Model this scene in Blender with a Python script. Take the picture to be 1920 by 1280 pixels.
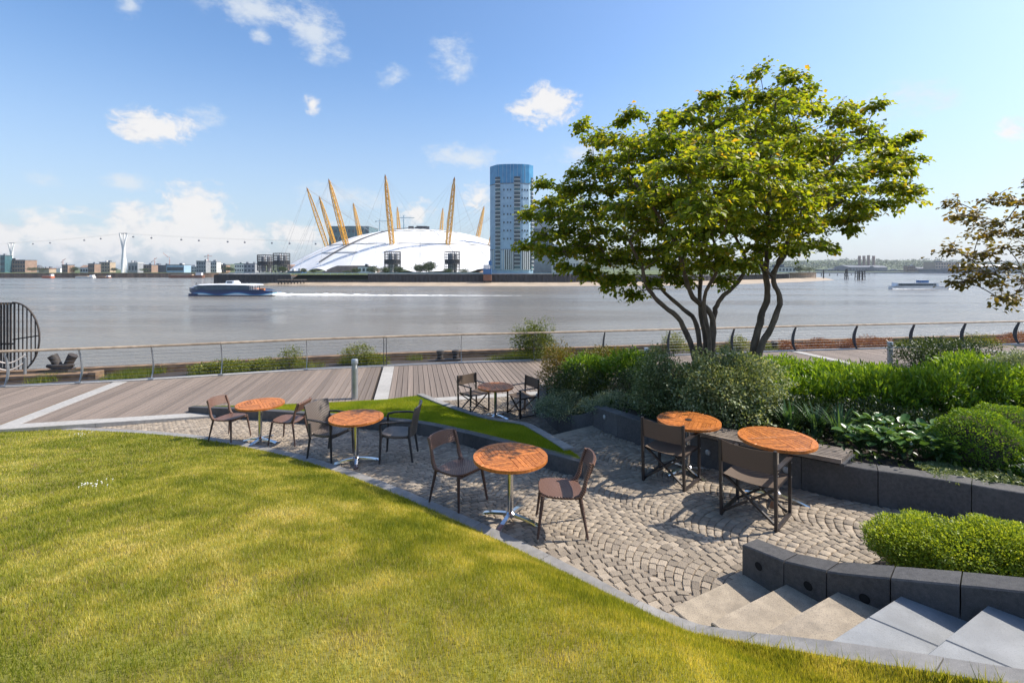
import bpy, math, random
import numpy as np
from mathutils import Vector, Matrix

R = math.radians
SC = bpy.context.scene
COL = SC.collection
for o in list(bpy.data.objects):
    bpy.data.objects.remove(o)

# ------------------------------------------------------------------ camera
F = 17.0 / 36.0 * 1920.0          # focal length in photo pixels
HZ = 503.0                        # horizon row in the photo
CZ = 3.5                          # camera height above the boardwalk
cam_d = bpy.data.cameras.new('camera')
cam_d.lens = 17.0
cam_d.sensor_width = 36.0
cam_d.shift_y = -(640.0 - HZ) / 1920.0
cam_d.clip_start = 0.1
cam_d.clip_end = 20000
cam = bpy.data.objects.new('camera', cam_d)
cam.location = (0, 0, CZ)
cam.rotation_euler = (R(90), 0, 0)
COL.objects.link(cam)
SC.camera = cam

# ------------------------------------------------------------------ light
SUN_EL, SUN_AZ = R(47), R(81)     # azimuth measured from +Y towards +X
sun_d = bpy.data.lights.new('sun', 'SUN')
sun_d.energy = 4.1
sun_d.angle = R(0.53)
sun_d.color = (1.0, 0.93, 0.82)
sun = bpy.data.objects.new('sun', sun_d)
COL.objects.link(sun)
_sd = Vector((math.sin(SUN_AZ) * math.cos(SUN_EL), math.cos(SUN_AZ) * math.cos(SUN_EL), math.sin(SUN_EL)))
sun.rotation_euler = _sd.to_track_quat('Z', 'Y').to_euler()
sun.location = (30, 10, 40)

SC.render.engine = 'CYCLES'
SC.view_settings.view_transform = 'Standard'
SC.view_settings.look = 'None'
SC.view_settings.exposure = 0.78
SC.view_settings.gamma = 1.0
SC.cycles.max_bounces = 6
SC.cycles.transparent_max_bounces = 8
SC.cycles.volume_bounces = 0


# ------------------------------------------------------------------ node helpers
class NT:
    def __init__(s, tree):
        s.t = tree; s.n = tree.nodes; s.l = tree.links

    def node(s, typ, **kw):
        n = s.n.new(typ)
        for k, v in kw.items():
            if k == 'inp':
                for kk, vv in v.items():
                    s.put(n.inputs[kk], vv)
            else:
                setattr(n, k, v)
        return n

    def put(s, sock, v):
        if hasattr(v, 'is_output') or isinstance(v, bpy.types.NodeSocket):
            s.l.new(v, sock)
        else:
            sock.default_value = v

    def math(s, op, a, b=0.0, c=0.0, clamp=False):
        n = s.n.new('ShaderNodeMath'); n.operation = op; n.use_clamp = clamp
        s.put(n.inputs[0], a); s.put(n.inputs[1], b); s.put(n.inputs[2], c)
        return n.outputs[0]

    def vmath(s, op, a, b=(0, 0, 0)):
        n = s.n.new('ShaderNodeVectorMath'); n.operation = op
        s.put(n.inputs[0], a); s.put(n.inputs[1], b)
        return n

    def mix(s, f, a, b):
        n = s.n.new('ShaderNodeMix'); n.data_type = 'RGBA'
        s.put(n.inputs[0], f); s.put(n.inputs[6], a); s.put(n.inputs[7], b)
        return n.outputs[2]

    def noise(s, vec, scale, detail=3.0, rough=0.55, lac=2.0):
        n = s.n.new('ShaderNodeTexNoise')
        s.put(n.inputs['Vector'], vec); n.inputs['Scale'].default_value = scale
        n.inputs['Detail'].default_value = detail; n.inputs['Roughness'].default_value = rough
        return n.outputs[0]

    def ramp(s, f, stops):
        n = s.n.new('ShaderNodeValToRGB')
        s.put(n.inputs[0], f)
        e = n.color_ramp.elements
        while len(e) < len(stops):
            e.new(0.5)
        for i, (p, c) in enumerate(stops):
            e[i].position = p
            e[i].color = (c[0], c[1], c[2], 1)
        return n.outputs[0]

    def sstep(s, v, a, b):
        n = s.n.new('ShaderNodeMapRange'); n.interpolation_type = 'SMOOTHSTEP'
        s.put(n.inputs[0], v); n.inputs[1].default_value = a; n.inputs[2].default_value = b
        return n.outputs[0]


# ------------------------------------------------------------------ sky
SKY_STRENGTH = 0.15
world = bpy.data.worlds.new('World')
SC.world = world
world.use_nodes = True
W = NT(world.node_tree)
W.n.clear()
sky = W.node('ShaderNodeTexSky', sky_type='NISHITA', sun_disc=False)
sky.sun_elevation = SUN_EL
sky.sun_rotation = SUN_AZ
sky.altitude = 0
sky.air_density = 1.0
sky.dust_density = 1.4
sky.ozone_density = 3.5
tc = W.node('ShaderNodeTexCoord')
d = tc.outputs['Generated']
sep = W.node('ShaderNodeSeparateXYZ'); W.l.new(d, sep.inputs[0])
az = W.math('ARCTAN2', sep.outputs[0], sep.outputs[1])
el = W.math('ARCSINE', sep.outputs[2])
comb = W.node('ShaderNodeCombineXYZ'); W.l.new(az, comb.inputs[0]); W.l.new(el, comb.inputs[1])
ae = comb.outputs[0]
# billowed noise in direction space
warp = W.node('ShaderNodeTexNoise'); W.l.new(ae, warp.inputs['Vector']); warp.inputs['Scale'].default_value = 14; warp.inputs['Detail'].default_value = 4
ae_w = W.vmath('ADD', ae, W.vmath('MULTIPLY', warp.outputs['Color'], (.06, .045, 0)).outputs[0]).outputs[0]
wob = W.noise(W.vmath('MULTIPLY', ae_w, (13, 19, 1)).outputs[0], 1.0, 8.0, 0.62)
wob2 = W.noise(W.vmath('MULTIPLY', ae_w, (42, 58, 1)).outputs[0], 1.0, 5.0, 0.62)
nz = W.math('ADD', W.math('MULTIPLY', wob, 0.55), W.math('MULTIPLY', wob2, 0.45))
nzc = W.math('SUBTRACT', nz, 0.5)


def pxdir(px, py):
    u, v = (px - 960) / F, (HZ - py) / F
    return math.atan2(u, 1.0), math.atan2(v, math.hypot(u, 1.0))


def cloud_mask(lst):
    out = None
    for (px, py, rx, ry, wgt) in lst:
        a, e = pxdir(px, py)
        k = math.cos(a)
        dv = W.vmath('SUBTRACT', ae, (a, e, 0)).outputs[0]
        dv = W.vmath('MULTIPLY', dv, (F / rx / (k * k) * 1.0, F / ry / k, 0)).outputs[0]
        ln = W.node('ShaderNodeVectorMath', operation='LENGTH'); W.l.new(dv, ln.inputs[0])
        m = W.math('MULTIPLY', W.math('SUBTRACT', 1.0, ln.outputs['Value'], clamp=True), wgt)
        out = m if out is None else W.math('MAXIMUM', out, m)
    return out


cum = cloud_mask([(298, 238, 105, 42, 1.0), (1030, 196, 70, 50, 1.05), (985, 206, 45, 24, .8),
                  (365, 405, 95, 85, 1.1), (320, 440, 130, 60, 1.0), (420, 450, 170, 45, .9),
                  (250, 405, 60, 40, .8), (100, 440, 110, 75, .9), (200, 450, 120, 60, .9), (0, 450, 90, 50, .8),
                  (585, 198, 24, 24, .8), (1660, 270, 75, 24, .7), (780, 400, 50, 36, .7), (560, 440, 110, 40, .7),
                  (895, 372, 45, 36, .7), (1895, 245, 70, 34, .7), (-300, 430, 300, 80, 1.), (2300, 330, 300, 70, .9)])
cum_d = W.sstep(W.math('ADD', cum, W.math('MULTIPLY', nzc, 2.6)), 0.10, 0.66)
cum_d = W.math('MULTIPLY', cum_d, W.sstep(cum, 0.0, 0.12))
wis = cloud_mask([(480, 18, 150, 40, 1.), (590, 55, 70, 55, 1.), (600, 95, 70, 32, .8), (245, 15, 45, 40, .7),
                  (740, 145, 60, 32, .7), (850, 110, 60, 60, .7), (870, 295, 110, 34, .9), (235, 340, 70, 28, .7),
                  (90, 335, 60, 24, .6), (490, 66, 30, 22, .7), (1090, 288, 90, 28, .8), (640, 370, 120, 40, .8), (380, 215, 60, 30, .6),
                  (1700, 180, 160, 60, .6), (1750, 440, 250, 60, .5), (-200, 60, 260, 90, .8), (2200, 100, 300, 90, .8)])
wn = W.noise(W.vmath('MULTIPLY', ae, (16, 26, 1)).outputs[0], 1.0, 7.0, 0.68)
wis_d = W.math('MULTIPLY', W.sstep(W.math('ADD', W.math('MULTIPLY', wis, 0.8), W.math('MULTIPLY', W.math('SUBTRACT', wn, 0.5), 1.6)), 0.12, 0.75), 0.8)
wis_d = W.math('MULTIPLY', wis_d, W.sstep(wis, 0.0, 0.25))
# thin haze veil close to the horizon
veil = W.math('MULTIPLY', W.sstep(el, 0.42, -0.02), 0.68)
hsv = W.node('ShaderNodeHueSaturation'); hsv.inputs['Saturation'].default_value = 1.12; hsv.inputs['Value'].default_value = .86
W.l.new(sky.outputs[0], hsv.inputs['Color'])
c0 = W.mix(veil, hsv.outputs[0], (2.3, 2.65, 3.05, 1))
shade = W.sstep(W.math('ADD', wob2, W.math('MULTIPLY', cum, 0.35)), 0.35, 0.75)
ccol = W.mix(shade, (2.75, 2.8, 3.0, 1), (3.75, 3.65, 3.55, 1))
c1 = W.mix(wis_d, c0, (3.1, 3.3, 3.5, 1))
c2 = W.mix(W.math('MULTIPLY', cum_d, 0.92), c1, ccol)
bg = W.node('ShaderNodeBackground'); bg.inputs[1].default_value = SKY_STRENGTH
W.l.new(c2, bg.inputs[0])
wo = W.node('ShaderNodeOutputWorld'); W.l.new(bg.outputs[0], wo.inputs[0])


# ------------------------------------------------------------------ materials
MATS = {}


def mat(name, c1, c2=None, scale=8.0, rough=0.6, metal=0.0, bump=0.0, bscale=40.0, detail=4.0, spec=0.5,
        stretch=(1, 1, 1), lo=0.35, hi=0.65, rnd=0.0, tint=None, trans=0.0, coords='Object', speck=None, stain=None):
    m = bpy.data.materials.new(name); m.use_nodes = True
    T = NT(m.node_tree); T.n.clear()
    out = T.node('ShaderNodeOutputMaterial')
    b = T.node('ShaderNodeBsdfPrincipled')
    b.inputs['Roughness'].default_value = rough
    b.inputs['Metallic'].default_value = metal
    b.inputs['Specular IOR Level'].default_value = spec
    co = T.node('ShaderNodeTexCoord').outputs[coords]
    co = T.vmath('MULTIPLY', co, stretch).outputs[0]
    c2 = c2 or tuple(x * 0.8 for x in c1)
    f = T.noise(co, scale, detail)
    colr = T.ramp(f, [(lo, c2), (hi, c1)])
    if tint:
        at = T.node('ShaderNodeAttribute', attribute_name='tint')
        tc_ = T.ramp(at.outputs['Fac'], tint)
        colr = T.mix(0.25, tc_, colr) if c2 != c1 else tc_
    if speck:
        s = T.noise(co, speck[0], 2.0)
        s = T.sstep(s, 0.56, 0.66)
        colr = T.mix(T.math('MULTIPLY', s, speck[2]), colr, (*speck[1], 1))
    if stain:
        sn = T.sstep(T.noise(co, stain[0], 5.0, .65), .42, .68)
        colr = T.mix(T.math('MULTIPLY', sn, stain[1]), colr, (*stain[2], 1))
    if rnd:
        oi = T.node('ShaderNodeObjectInfo')
        k = T.math('ADD', T.math('MULTIPLY', oi.outputs['Random'], 2 * rnd), 1 - rnd)
        v = T.node('ShaderNodeVectorMath', operation='SCALE')
        T.l.new(colr, v.inputs[0]); T.l.new(k, v.inputs['Scale'])
        colr = v.outputs[0]
    T.l.new(colr, b.inputs['Base Color'])
    if bump:
        bn = T.node('ShaderNodeBump'); bn.inputs['Strength'].default_value = bump
        bn.inputs['Distance'].default_value = 0.02
        T.l.new(T.noise(co, bscale, 4.0), bn.inputs['Height'])
        T.l.new(bn.outputs[0], b.inputs['Normal'])
    if trans:
        tr = T.node('ShaderNodeBsdfTranslucent')
        tcn = T.node('ShaderNodeMix', data_type='RGBA', blend_type='MULTIPLY'); tcn.inputs[0].default_value = 1.0
        T.l.new(colr, tcn.inputs[6]); tcn.inputs[7].default_value = (1.7, 1.5, 0.55, 1)
        T.l.new(tcn.outputs[2], tr.inputs[0])
        mx = T.node('ShaderNodeMixShader'); mx.inputs[0].default_value = trans
        T.l.new(b.outputs[0], mx.inputs[1]); T.l.new(tr.outputs[0], mx.inputs[2])
        T.l.new(mx.outputs[0], out.inputs[0])
    else:
        T.l.new(b.outputs[0], out.inputs[0])
    MATS[name] = m
    return m


mat('granite_dark', (.080, .076, .076), (.048, .046, .047), 30, .7, bump=.25, bscale=180, speck=(260, (.16, .155, .155), .5), rnd=.12, stain=(2.2, .45, (.13, .125, .118)))
mat('granite_pale', (.42, .40, .37), (.33, .315, .295), 14, .75, bump=.2, bscale=160, speck=(300, (.25, .24, .23), .5), rnd=.07, stain=(1.6, .45, (.30, .28, .25)))
mat('granite_kerb', (.30, .285, .27), (.22, .21, .20), 10, .75, bump=.25, bscale=160, speck=(280, (.16, .16, .16), .5), rnd=.08, stain=(1.5, .5, (.20, .19, .17)))
mat('granite_step', (.40, .33, .245), (.28, .23, .17), 7, .8, bump=.4, bscale=150, speck=(110, (.15, .13, .11), .7), rnd=.06, stain=(2.4, .55, (.20, .17, .135)))
mat('granite_step_shaded', (.27, .28, .29), (.20, .21, .22), 5, .6, bump=.15, bscale=160, speck=(130, (.15, .15, .155), .5), rnd=.06, stain=(1.8, .45, (.17, .17, .165)))  # step stone with the hedge's shade put into its grey-blue colour
mat('sett', (.36, .30, .24), (.24, .20, .16), 22, .8, bump=.6, bscale=70, rnd=.22, stain=(1.1, .35, (.20, .165, .13)),
    tint=[(0, (.165, .133, .10)), (.5, (.275, .222, .162)), (1, (.39, .32, .24))])
mat('joint_sand', (.27, .21, .15), (.17, .13, .09), 20, .95, bump=.5, bscale=90)
mat('soil', (.055, .04, .03), (.03, .022, .017), 14, .95, bump=.8, bscale=30)
mat('deck_wood', (.25, .195, .155), (.145, .112, .09), 3, .75, bump=.4, bscale=30, stretch=(14, .8, 14), rnd=.22, stain=(.7, .4, (.20, .165, .135)))
mat('rail_wood', (.40, .31, .22), (.24, .18, .125), 5, .7, bump=.4, bscale=40, stretch=(1, 1, 1), rnd=.12)
mat('bench_wood', (.24, .20, .165), (.13, .105, .088), 4, .75, bump=.4, bscale=40, stretch=(1, 1, 1), rnd=.2)
mat('old_timber', (.26, .165, .095), (.12, .075, .045), 3, .85, bump=.7, bscale=18, stretch=(1, 1, 3))
mat('teak', (.52, .18, .04), (.30, .09, .02), 9, .45, spec=.3, bump=.15, bscale=60, rnd=.24, stretch=(3, 3, 3))
mat('chrome', (.75, .76, .78), (.62, .63, .65), 5, .2, metal=1.0)
mat('steel_grey', (.40, .42, .44), (.32, .335, .35), 4, .42, metal=.7)
mat('steel_dark', (.075, .08, .09), (.05, .053, .06), 5, .5, metal=.3)
mat('iron_black', (.03, .028, .027), (.055, .038, .028), 6, .7, bump=.4, bscale=30)
mat('rattan_brown', (.135, .07, .05), (.075, .038, .028), 90, .45, bump=.9, bscale=120)
mat('rattan_dark', (.06, .05, .048), (.03, .025, .024), 90, .45, bump=.9, bscale=120)
mat('frame_dark', (.035, .028, .027), (.022, .018, .018), 10, .42)
mat('mesh_fabric', (.16, .115, .085), (.125, .09, .066), 160, .7, trans=.25)
mat('bolt', (.55, .5, .42), (.45, .4, .34), 10, .4, metal=.6)
mat('foot_cap', (.5, .42, .34), (.4, .33, .27), 10, .5)
mat('lamp_glass', (.45, .46, .47), (.35, .36, .37), 20, .25)
mat('hole_black', (.008, .008, .008), (.005, .005, .005), 5, .9)
mat('bark', (.19, .14, .10), (.085, .062, .045), 9, .85, bump=.8, bscale=26, stretch=(1, 1, .5))
mat('rope', (.6, .55, .5), (.45, .4, .36), 30, .9)
LEAF = dict(c1=(.1, .1, .1), scale=2.0, rough=.45, spec=.4)


def leafmat(name, stops, trans=.35, rough=.45):
    m = mat(name, stops[1][1], stops[0][1], 1.3, rough, tint=stops, trans=trans, spec=.35)
    return m


leafmat('leaf_tree', [(0, (.06, .11, .012)), (.4, (.165, .24, .02)), (.75, (.37, .38, .03)), (1, (.52, .30, .035))], .58)
leafmat('leaf_red', [(0, (.07, .085, .014)), (.5, (.17, .14, .026)), (1, (.27, .15, .035))], .45)
leafmat('leaf_laurel', [(0, (.02, .05, .010)), (.5, (.10, .21, .02)), (1, (.30, .44, .04))], .4, .35)
leafmat('leaf_dark', [(0, (.014, .03, .010)), (.6, (.04, .075, .018)), (1, (.11, .15, .03))], .25, .35)
leafmat('leaf_varieg', [(0, (.06, .095, .035)), (.5, (.20, .26, .11)), (1, (.58, .60, .40))], .3)
leafmat('leaf_silver', [(0, (.08, .12, .07)), (.5, (.22, .28, .18)), (1, (.48, .54, .42))], .25)
leafmat('leaf_orange', [(0, (.04, .06, .012)), (.5, (.15, .13, .025)), (1, (.27, .15, .03))], .35)
leafmat('leaf_box', [(0, (.04, .09, .012)), (.5, (.12, .23, .022)), (1, (.28, .40, .04))], .35)
leafmat('leaf_hedge', [(0, (.06, .11, .014)), (.5, (.24, .33, .035)), (1, (.48, .54, .07))], .4)
leafmat('leaf_iris', [(0, (.03, .07, .03)), (.5, (.07, .15, .06)), (1, (.14, .24, .11))], .3)
leafmat('leaf_bergenia', [(0, (.04, .10, .03)), (.5, (.10, .20, .06)), (1, (.19, .30, .10))], .25, .3)
leafmat('leaf_weed', [(0, (.05, .09, .012)), (.5, (.15, .18, .03)), (1, (.38, .34, .03))], .35)
leafmat('leaf_sedum', [(0, (.12, .05, .03)), (.5, (.27, .10, .06)), (1, (.34, .20, .08))], .25)
leafmat('leaf_far', [(0, (.03, .055, .022)), (.5, (.055, .085, .03)), (1, (.10, .125, .04))], .2)
leafmat('grass_blade', [(0, (.12, .16, .016)), (.4, (.30, .31, .04)), (.75, (.52, .46, .10)), (1, (.76, .64, .26))], .45, .5)
leafmat('grass_bed_blade', [(0, (.09, .16, .010)), (.5, (.22, .29, .018)), (1, (.45, .42, .05))], .45, .5)
mat('lawn_soil', (.20, .20, .03), (.15, .12, .03), 3, .95, bump=.5, bscale=60)


# ------------------------------------------------------------------ mesh helpers
class MB:
    """collects geometry for one mesh object"""
    def __init__(s):
        s.v = []; s.f = []

    def quadstrip(s, rings, close=True, caps=True):
        b = len(s.v); n = len(rings[0])
        for r in rings:
            s.v += [tuple(p) for p in r]
        for i in range(len(rings) - 1):
            for j in range(n if close else n - 1):
                k = (j + 1) % n
                s.f.append((b + i * n + j, b + i * n + k, b + (i + 1) * n + k, b + (i + 1) * n + j))
        if caps and close:
            s.f.append(tuple(b + j for j in reversed(range(n))))
            s.f.append(tuple(b + (len(rings) - 1) * n + j for j in range(n)))
        return s

    def tube(s, pts, rad, n=8, flat=None):
        pts = [Vector(p) for p in pts]
        if not hasattr(rad, '__len__'):
            rad = [rad] * len(pts)
        rings = []
        ref = None
        for i, p in enumerate(pts):
            t = (pts[min(i + 1, len(pts) - 1)] - pts[max(i - 1, 0)]).normalized()
            if ref is None:
                ref = Vector((0, 0, 1)) if abs(t.z) < .9 else Vector((1, 0, 0))
            a = t.cross(ref)
            if a.length < 1e-5:
                a = t.cross(Vector((0, 1, 0)))
            a.normalize(); bb = a.cross(t).normalized()
            ref = bb
            ra = rad[i]; rb = ra * (flat or 1)
            rings.append([p + a * (ra * math.cos(2 * math.pi * k / n)) + bb * (rb * math.sin(2 * math.pi * k / n)) for k in range(n)])
        return s.quadstrip(rings)

    def bar(s, p0, p1, w, h, up=(0, 0, 1)):
        p0 = Vector(p0); p1 = Vector(p1); t = (p1 - p0).normalized(); up = Vector(up)
        if abs(t.dot(up)) > .98:
            up = Vector((1, 0, 0))
        a = t.cross(up).normalized() * (w / 2); b = a.cross(t).normalized() * (h / 2)
        rr = lambda p: [p - a - b, p + a - b, p + a + b, p - a + b]
        return s.quadstrip([rr(p0), rr(p1)])

    def box(s, c, d, rz=0.0):
        cx, cy, cz = c; hx, hy, hz = d[0] / 2, d[1] / 2, d[2] / 2
        ca, sa = math.cos(rz), math.sin(rz)
        q = [(-hx, -hy), (hx, -hy), (hx, hy), (-hx, hy)]
        q = [(cx + x * ca - y * sa, cy + x * sa + y * ca) for x, y in q]
        return s.quadstrip([[(x, y, cz - hz) for x, y in q], [(x, y, cz + hz) for x, y in q]])

    def prism(s, poly, z0, z1, bevel=0.0):
        z0f = z0 if callable(z0) else (lambda x, y: z0)
        z1f = z1 if callable(z1) else (lambda x, y: z1)
        rings = [[(x, y, z0f(x, y)) for x, y in poly]]
        if bevel:
            cx = sum(p[0] for p in poly) / len(poly); cy = sum(p[1] for p in poly) / len(poly)
            rings.append([(x, y, z1f(x, y) - bevel) for x, y in poly])
            def ins(x, y):
                dx, dy = cx - x, cy - y; l = math.hypot(dx, dy) or 1
                return (x + dx / l * bevel * 1.3, y + dy / l * bevel * 1.3)
            q = [ins(x, y) for x, y in poly]
            rings.append([(x, y, z1f(x, y)) for x, y in q])
        else:
            rings.append([(x, y, z1f(x, y)) for x, y in poly])
        return s.quadstrip(rings)

    def lathe(s, prof, n=16, c=(0, 0, 0)):
        return s.quadstrip([[(c[0] + r * math.cos(2 * math.pi * k / n), c[1] + r * math.sin(2 * math.pi * k / n), c[2] + z)
                             for k in range(n)] for r, z in prof])

    def build(s, name, m, parent=None, smooth=False, autosmooth=True):
        me = bpy.data.meshes.new(name)
        me.from_pydata([tuple(p) for p in s.v], [], s.f)
        me.materials.append(MATS[m] if isinstance(m, str) else m)
        if smooth:
            me.polygons.foreach_set('use_smooth', [True] * len(me.polygons))
            if autosmooth:
                try:
                    me.set_sharp_from_angle(angle=R(40))
                except Exception:
                    pass
        o = bpy.data.objects.new(name, me)
        COL.objects.link(o)
        if parent is not None:
            o.parent = parent
        return o


def tag(o, label=None, cat=None, group=None, kind=None):
    if label: o['label'] = label
    if cat: o['category'] = cat
    if group: o['group'] = group
    if kind: o['kind'] = kind
    return o


def thing(name, label, cat, loc=(0, 0, 0), rz=0.0, group=None):
    o = bpy.data.objects.new(name, None)
    o.empty_display_size = 0.2
    COL.objects.link(o)
    o.location = loc; o.rotation_euler = (0, 0, rz)
    return tag(o, label, cat, group)


def struct(o):
    o['kind'] = 'structure'
    return o


def copy_tree(o, parent=None):
    c = o.copy(); COL.objects.link(c); c.parent = parent
    for ch in list(o.children):
        copy_tree(ch, c)
    return c


def np_mesh(name, verts, faces, m, parent=None, tint=None, smooth=False):
    """verts (N,3) array, faces (M,k) array with constant k"""
    me = bpy.data.meshes.new(name)
    verts = np.asarray(verts, np.float32); faces = np.asarray(faces, np.int32)
    k = faces.shape[1]
    me.vertices.add(len(verts)); me.vertices.foreach_set('co', verts.ravel())
    me.loops.add(faces.size); me.loops.foreach_set('vertex_index', faces.ravel())
    me.polygons.add(len(faces))
    me.polygons.foreach_set('loop_start', np.arange(0, faces.size, k, dtype=np.int32))
    if smooth:
        me.polygons.foreach_set('use_smooth', np.ones(len(faces), bool))
    me.update(calc_edges=True)
    if tint is not None:
        a = me.attributes.new('tint', 'FLOAT', 'POINT')
        a.data.foreach_set('value', np.asarray(tint, np.float32))
    me.materials.append(MATS[m] if isinstance(m, str) else m)
    o = bpy.data.objects.new(name, me); COL.objects.link(o)
    if parent is not None: o.parent = parent
    return o


RNG = np.random.default_rng(7)
random.seed(7)


def leaf_arrays(pos, axis, nrm, ln, wd, tint):
    """two-triangle folded leaves: pos root, axis direction of the blade, nrm face normal"""
    axis = axis / (np.linalg.norm(axis, axis=1, keepdims=True) + 1e-9)
    side = np.cross(axis, nrm); side /= (np.linalg.norm(side, axis=1, keepdims=True) + 1e-9)
    up = np.cross(side, axis)
    ln = ln[:, None]; wd = wd[:, None]
    tip = pos + axis * ln - up * ln * .12
    mid = pos + axis * ln * .45
    l = mid + side * wd * .5 + up * wd * .16
    r = mid - side * wd * .5 + up * wd * .16
    n = len(pos)
    v = np.stack([pos, l, tip, r], 1).reshape(-1, 3)
    i = np.arange(n) * 4
    f = np.concatenate([np.stack([i, i + 2, i + 1], 1), np.stack([i, i + 3, i + 2], 1)])
    return v, f, np.repeat(tint, 4)


def rnd_dirs(n):
    v = RNG.normal(size=(n, 3)); return v / np.linalg.norm(v, axis=1, keepdims=True)


def P(px, py, z=0.0):
    """photo pixel to the point at height z"""
    Y = (z - CZ) * F / (HZ - py)
    return Vector(((px - 960) / F * Y, Y, z))


def AT(px, py, Y):
    return Vector(((px - 960) / F * Y, Y, CZ + (HZ - py) / F * Y))


def patio_z(x, y):
    return 0.98 + 0.04 * x - 0.0645 * y


def GP(px, py):
    """photo pixel to the sloping patio plane"""
    u = (px - 960) / F; w = (py - HZ) / F
    Y = (CZ - 0.98) / (w + 0.04 * u - 0.0645)
    return Vector((u * Y, Y, patio_z(u * Y, Y)))


def resample(pts, step):
    pts = [Vector(p) for p in pts]
    out = [pts[0]]; acc = 0.0
    seglen = [(pts[i + 1] - pts[i]).length for i in range(len(pts) - 1)]
    total = sum(seglen); n = max(1, round(total / step)); st = total / n
    for k in range(1, n + 1):
        dd = st * k; i = 0
        while i < len(seglen) - 1 and dd > seglen[i]:
            dd -= seglen[i]; i += 1
        out.append(pts[i].lerp(pts[i + 1], min(1.0, dd / seglen[i])))
    return out


def smooth_path(pts, sub=6):
    """Catmull-Rom through the points"""
    pts = [Vector(p) for p in pts]
    q = [pts[0] * 2 - pts[1]] + pts + [pts[-1] * 2 - pts[-2]]
    out = []
    for i in range(1, len(q) - 2):
        for k in range(sub):
            t = k / sub
            a, b, c, dd = q[i - 1], q[i], q[i + 1], q[i + 2]
            out.append(0.5 * ((2 * b) + (c - a) * t + (2 * a - 5 * b + 4 * c - dd) * t * t + (3 * b - a - 3 * c + dd) * t ** 3))
    out.append(pts[-1])
    return out


def in_poly(x, y, poly):
    x = np.asarray(x); y = np.asarray(y); c = np.zeros(x.shape, bool)
    n = len(poly)
    for i in range(n):
        x1, y1 = poly[i][0], poly[i][1]; x2, y2 = poly[(i + 1) % n][0], poly[(i + 1) % n][1]
        cond = ((y1 > y) != (y2 > y))
        with np.errstate(divide='ignore', invalid='ignore'):
            xi = (x2 - x1) * (y - y1) / ((y2 - y1) if y2 != y1 else 1e-9) + x1
        c ^= cond & (x < xi)
    return c


def clip_half(poly, nx, ny, c):
    """keep nx*x+ny*y<=c"""
    out = []
    for i in range(len(poly)):
        a, b = poly[i], poly[(i + 1) % len(poly)]
        da = nx * a[0] + ny * a[1] - c; db = nx * b[0] + ny * b[1] - c
        if da <= 0: out.append(a)
        if (da < 0 < db) or (db < 0 < da):
            t = da / (da - db)
            out.append((a[0] + (b[0] - a[0]) * t, a[1] + (b[1] - a[1]) * t))
    return out


WATER_Z = -7.6

# =================================================================== RIVER AND LAND
def make_water():
    m = bpy.data.materials.new('river'); m.use_nodes = True
    T = NT(m.node_tree); T.n.clear()
    out = T.node('ShaderNodeOutputMaterial'); b = T.node('ShaderNodeBsdfPrincipled')
    co = T.node('ShaderNodeTexCoord').outputs['Object']
    f = T.noise(T.vmath('MULTIPLY', co, (.008, .03, 1)).outputs[0], 1.0, 4)
    T.l.new(T.ramp(f, [(.3, (.145, .135, .115)), (.7, (.205, .185, .15))]), b.inputs['Base Color'])
    rl = T.noise(T.vmath('MULTIPLY', co, (.006, .045, 1)).outputs[0], 1.0, 4)
    T.l.new(T.math('ADD', T.math('MULTIPLY', T.sstep(rl, .35, .68), .22), .08), b.inputs['Roughness'])
    b.inputs['IOR'].default_value = 1.33
    n1 = T.noise(T.vmath('MULTIPLY', co, (.8, 1.7, 1)).outputs[0], 1.0, 6, .65)
    n2 = T.noise(T.vmath('MULTIPLY', co, (.10, .30, 1)).outputs[0], 1.0, 4, .6)
    h = T.math('ADD', T.math('MULTIPLY', n1, .42), T.math('MULTIPLY', n2, 1.1))
    bn = T.node('ShaderNodeBump'); bn.inputs['Strength'].default_value = .8; bn.inputs['Distance'].default_value = 1.0
    T.l.new(h, bn.inputs['Height']); T.l.new(bn.outputs[0], b.inputs['Normal'])
    T.l.new(b.outputs[0], out.inputs[0])
    MATS['river'] = m
    mb = MB()
    mb.v = [(-6000, 17.5, WATER_Z), (6000, 17.5, WATER_Z), (6000, 9000, WATER_Z), (-6000, 9000, WATER_Z)]
    mb.f = [(0, 1, 2, 3)]
    return tag(struct(mb.build('river_water', 'river')), 'wide grey tidal river with small ripples')


make_water()

# ---- ground sheet below everything on the near bank (earth under paving, hidden by it)
g = MB(); g.v = [(-60, -25, -.9), (60, -25, -.9), (60, 19, -.9), (-60, 15, -.9)]; g.f = [(0, 1, 2, 3)]
tag(struct(g.build('ground', 'soil')), 'bare earth under the terrace')

# =================================================================== LAWN, KERB
KERB_PX = [(-420, 800), (-250, 800), (-100, 801), (60, 804), (200, 808), (330, 817), (420, 829), (520, 849), (600, 871), (700, 906), (800, 948),
           (900, 993), (1000, 1041), (1100, 1093), (1200, 1146), (1285, 1181)]
kerb = [GP(*p) for p in KERB_PX]
for (px, py, z) in [(1380, 1199, 1.02), (1500, 1216, 1.22), (1700, 1246, 1.42), (1920, 1282, 1.62), (2250, 1335, 1.85)]:
    kerb.append(P(px, py, z))
kerb = smooth_path(kerb, 5)
KW = 0.17


def side_vec(path, i):
    t = (path[min(i + 1, len(path) - 1)] - path[max(i - 1, 0)]); t.z = 0; t.normalize()
    return Vector((-t.y, t.x, 0))     # to the left of travel


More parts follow.
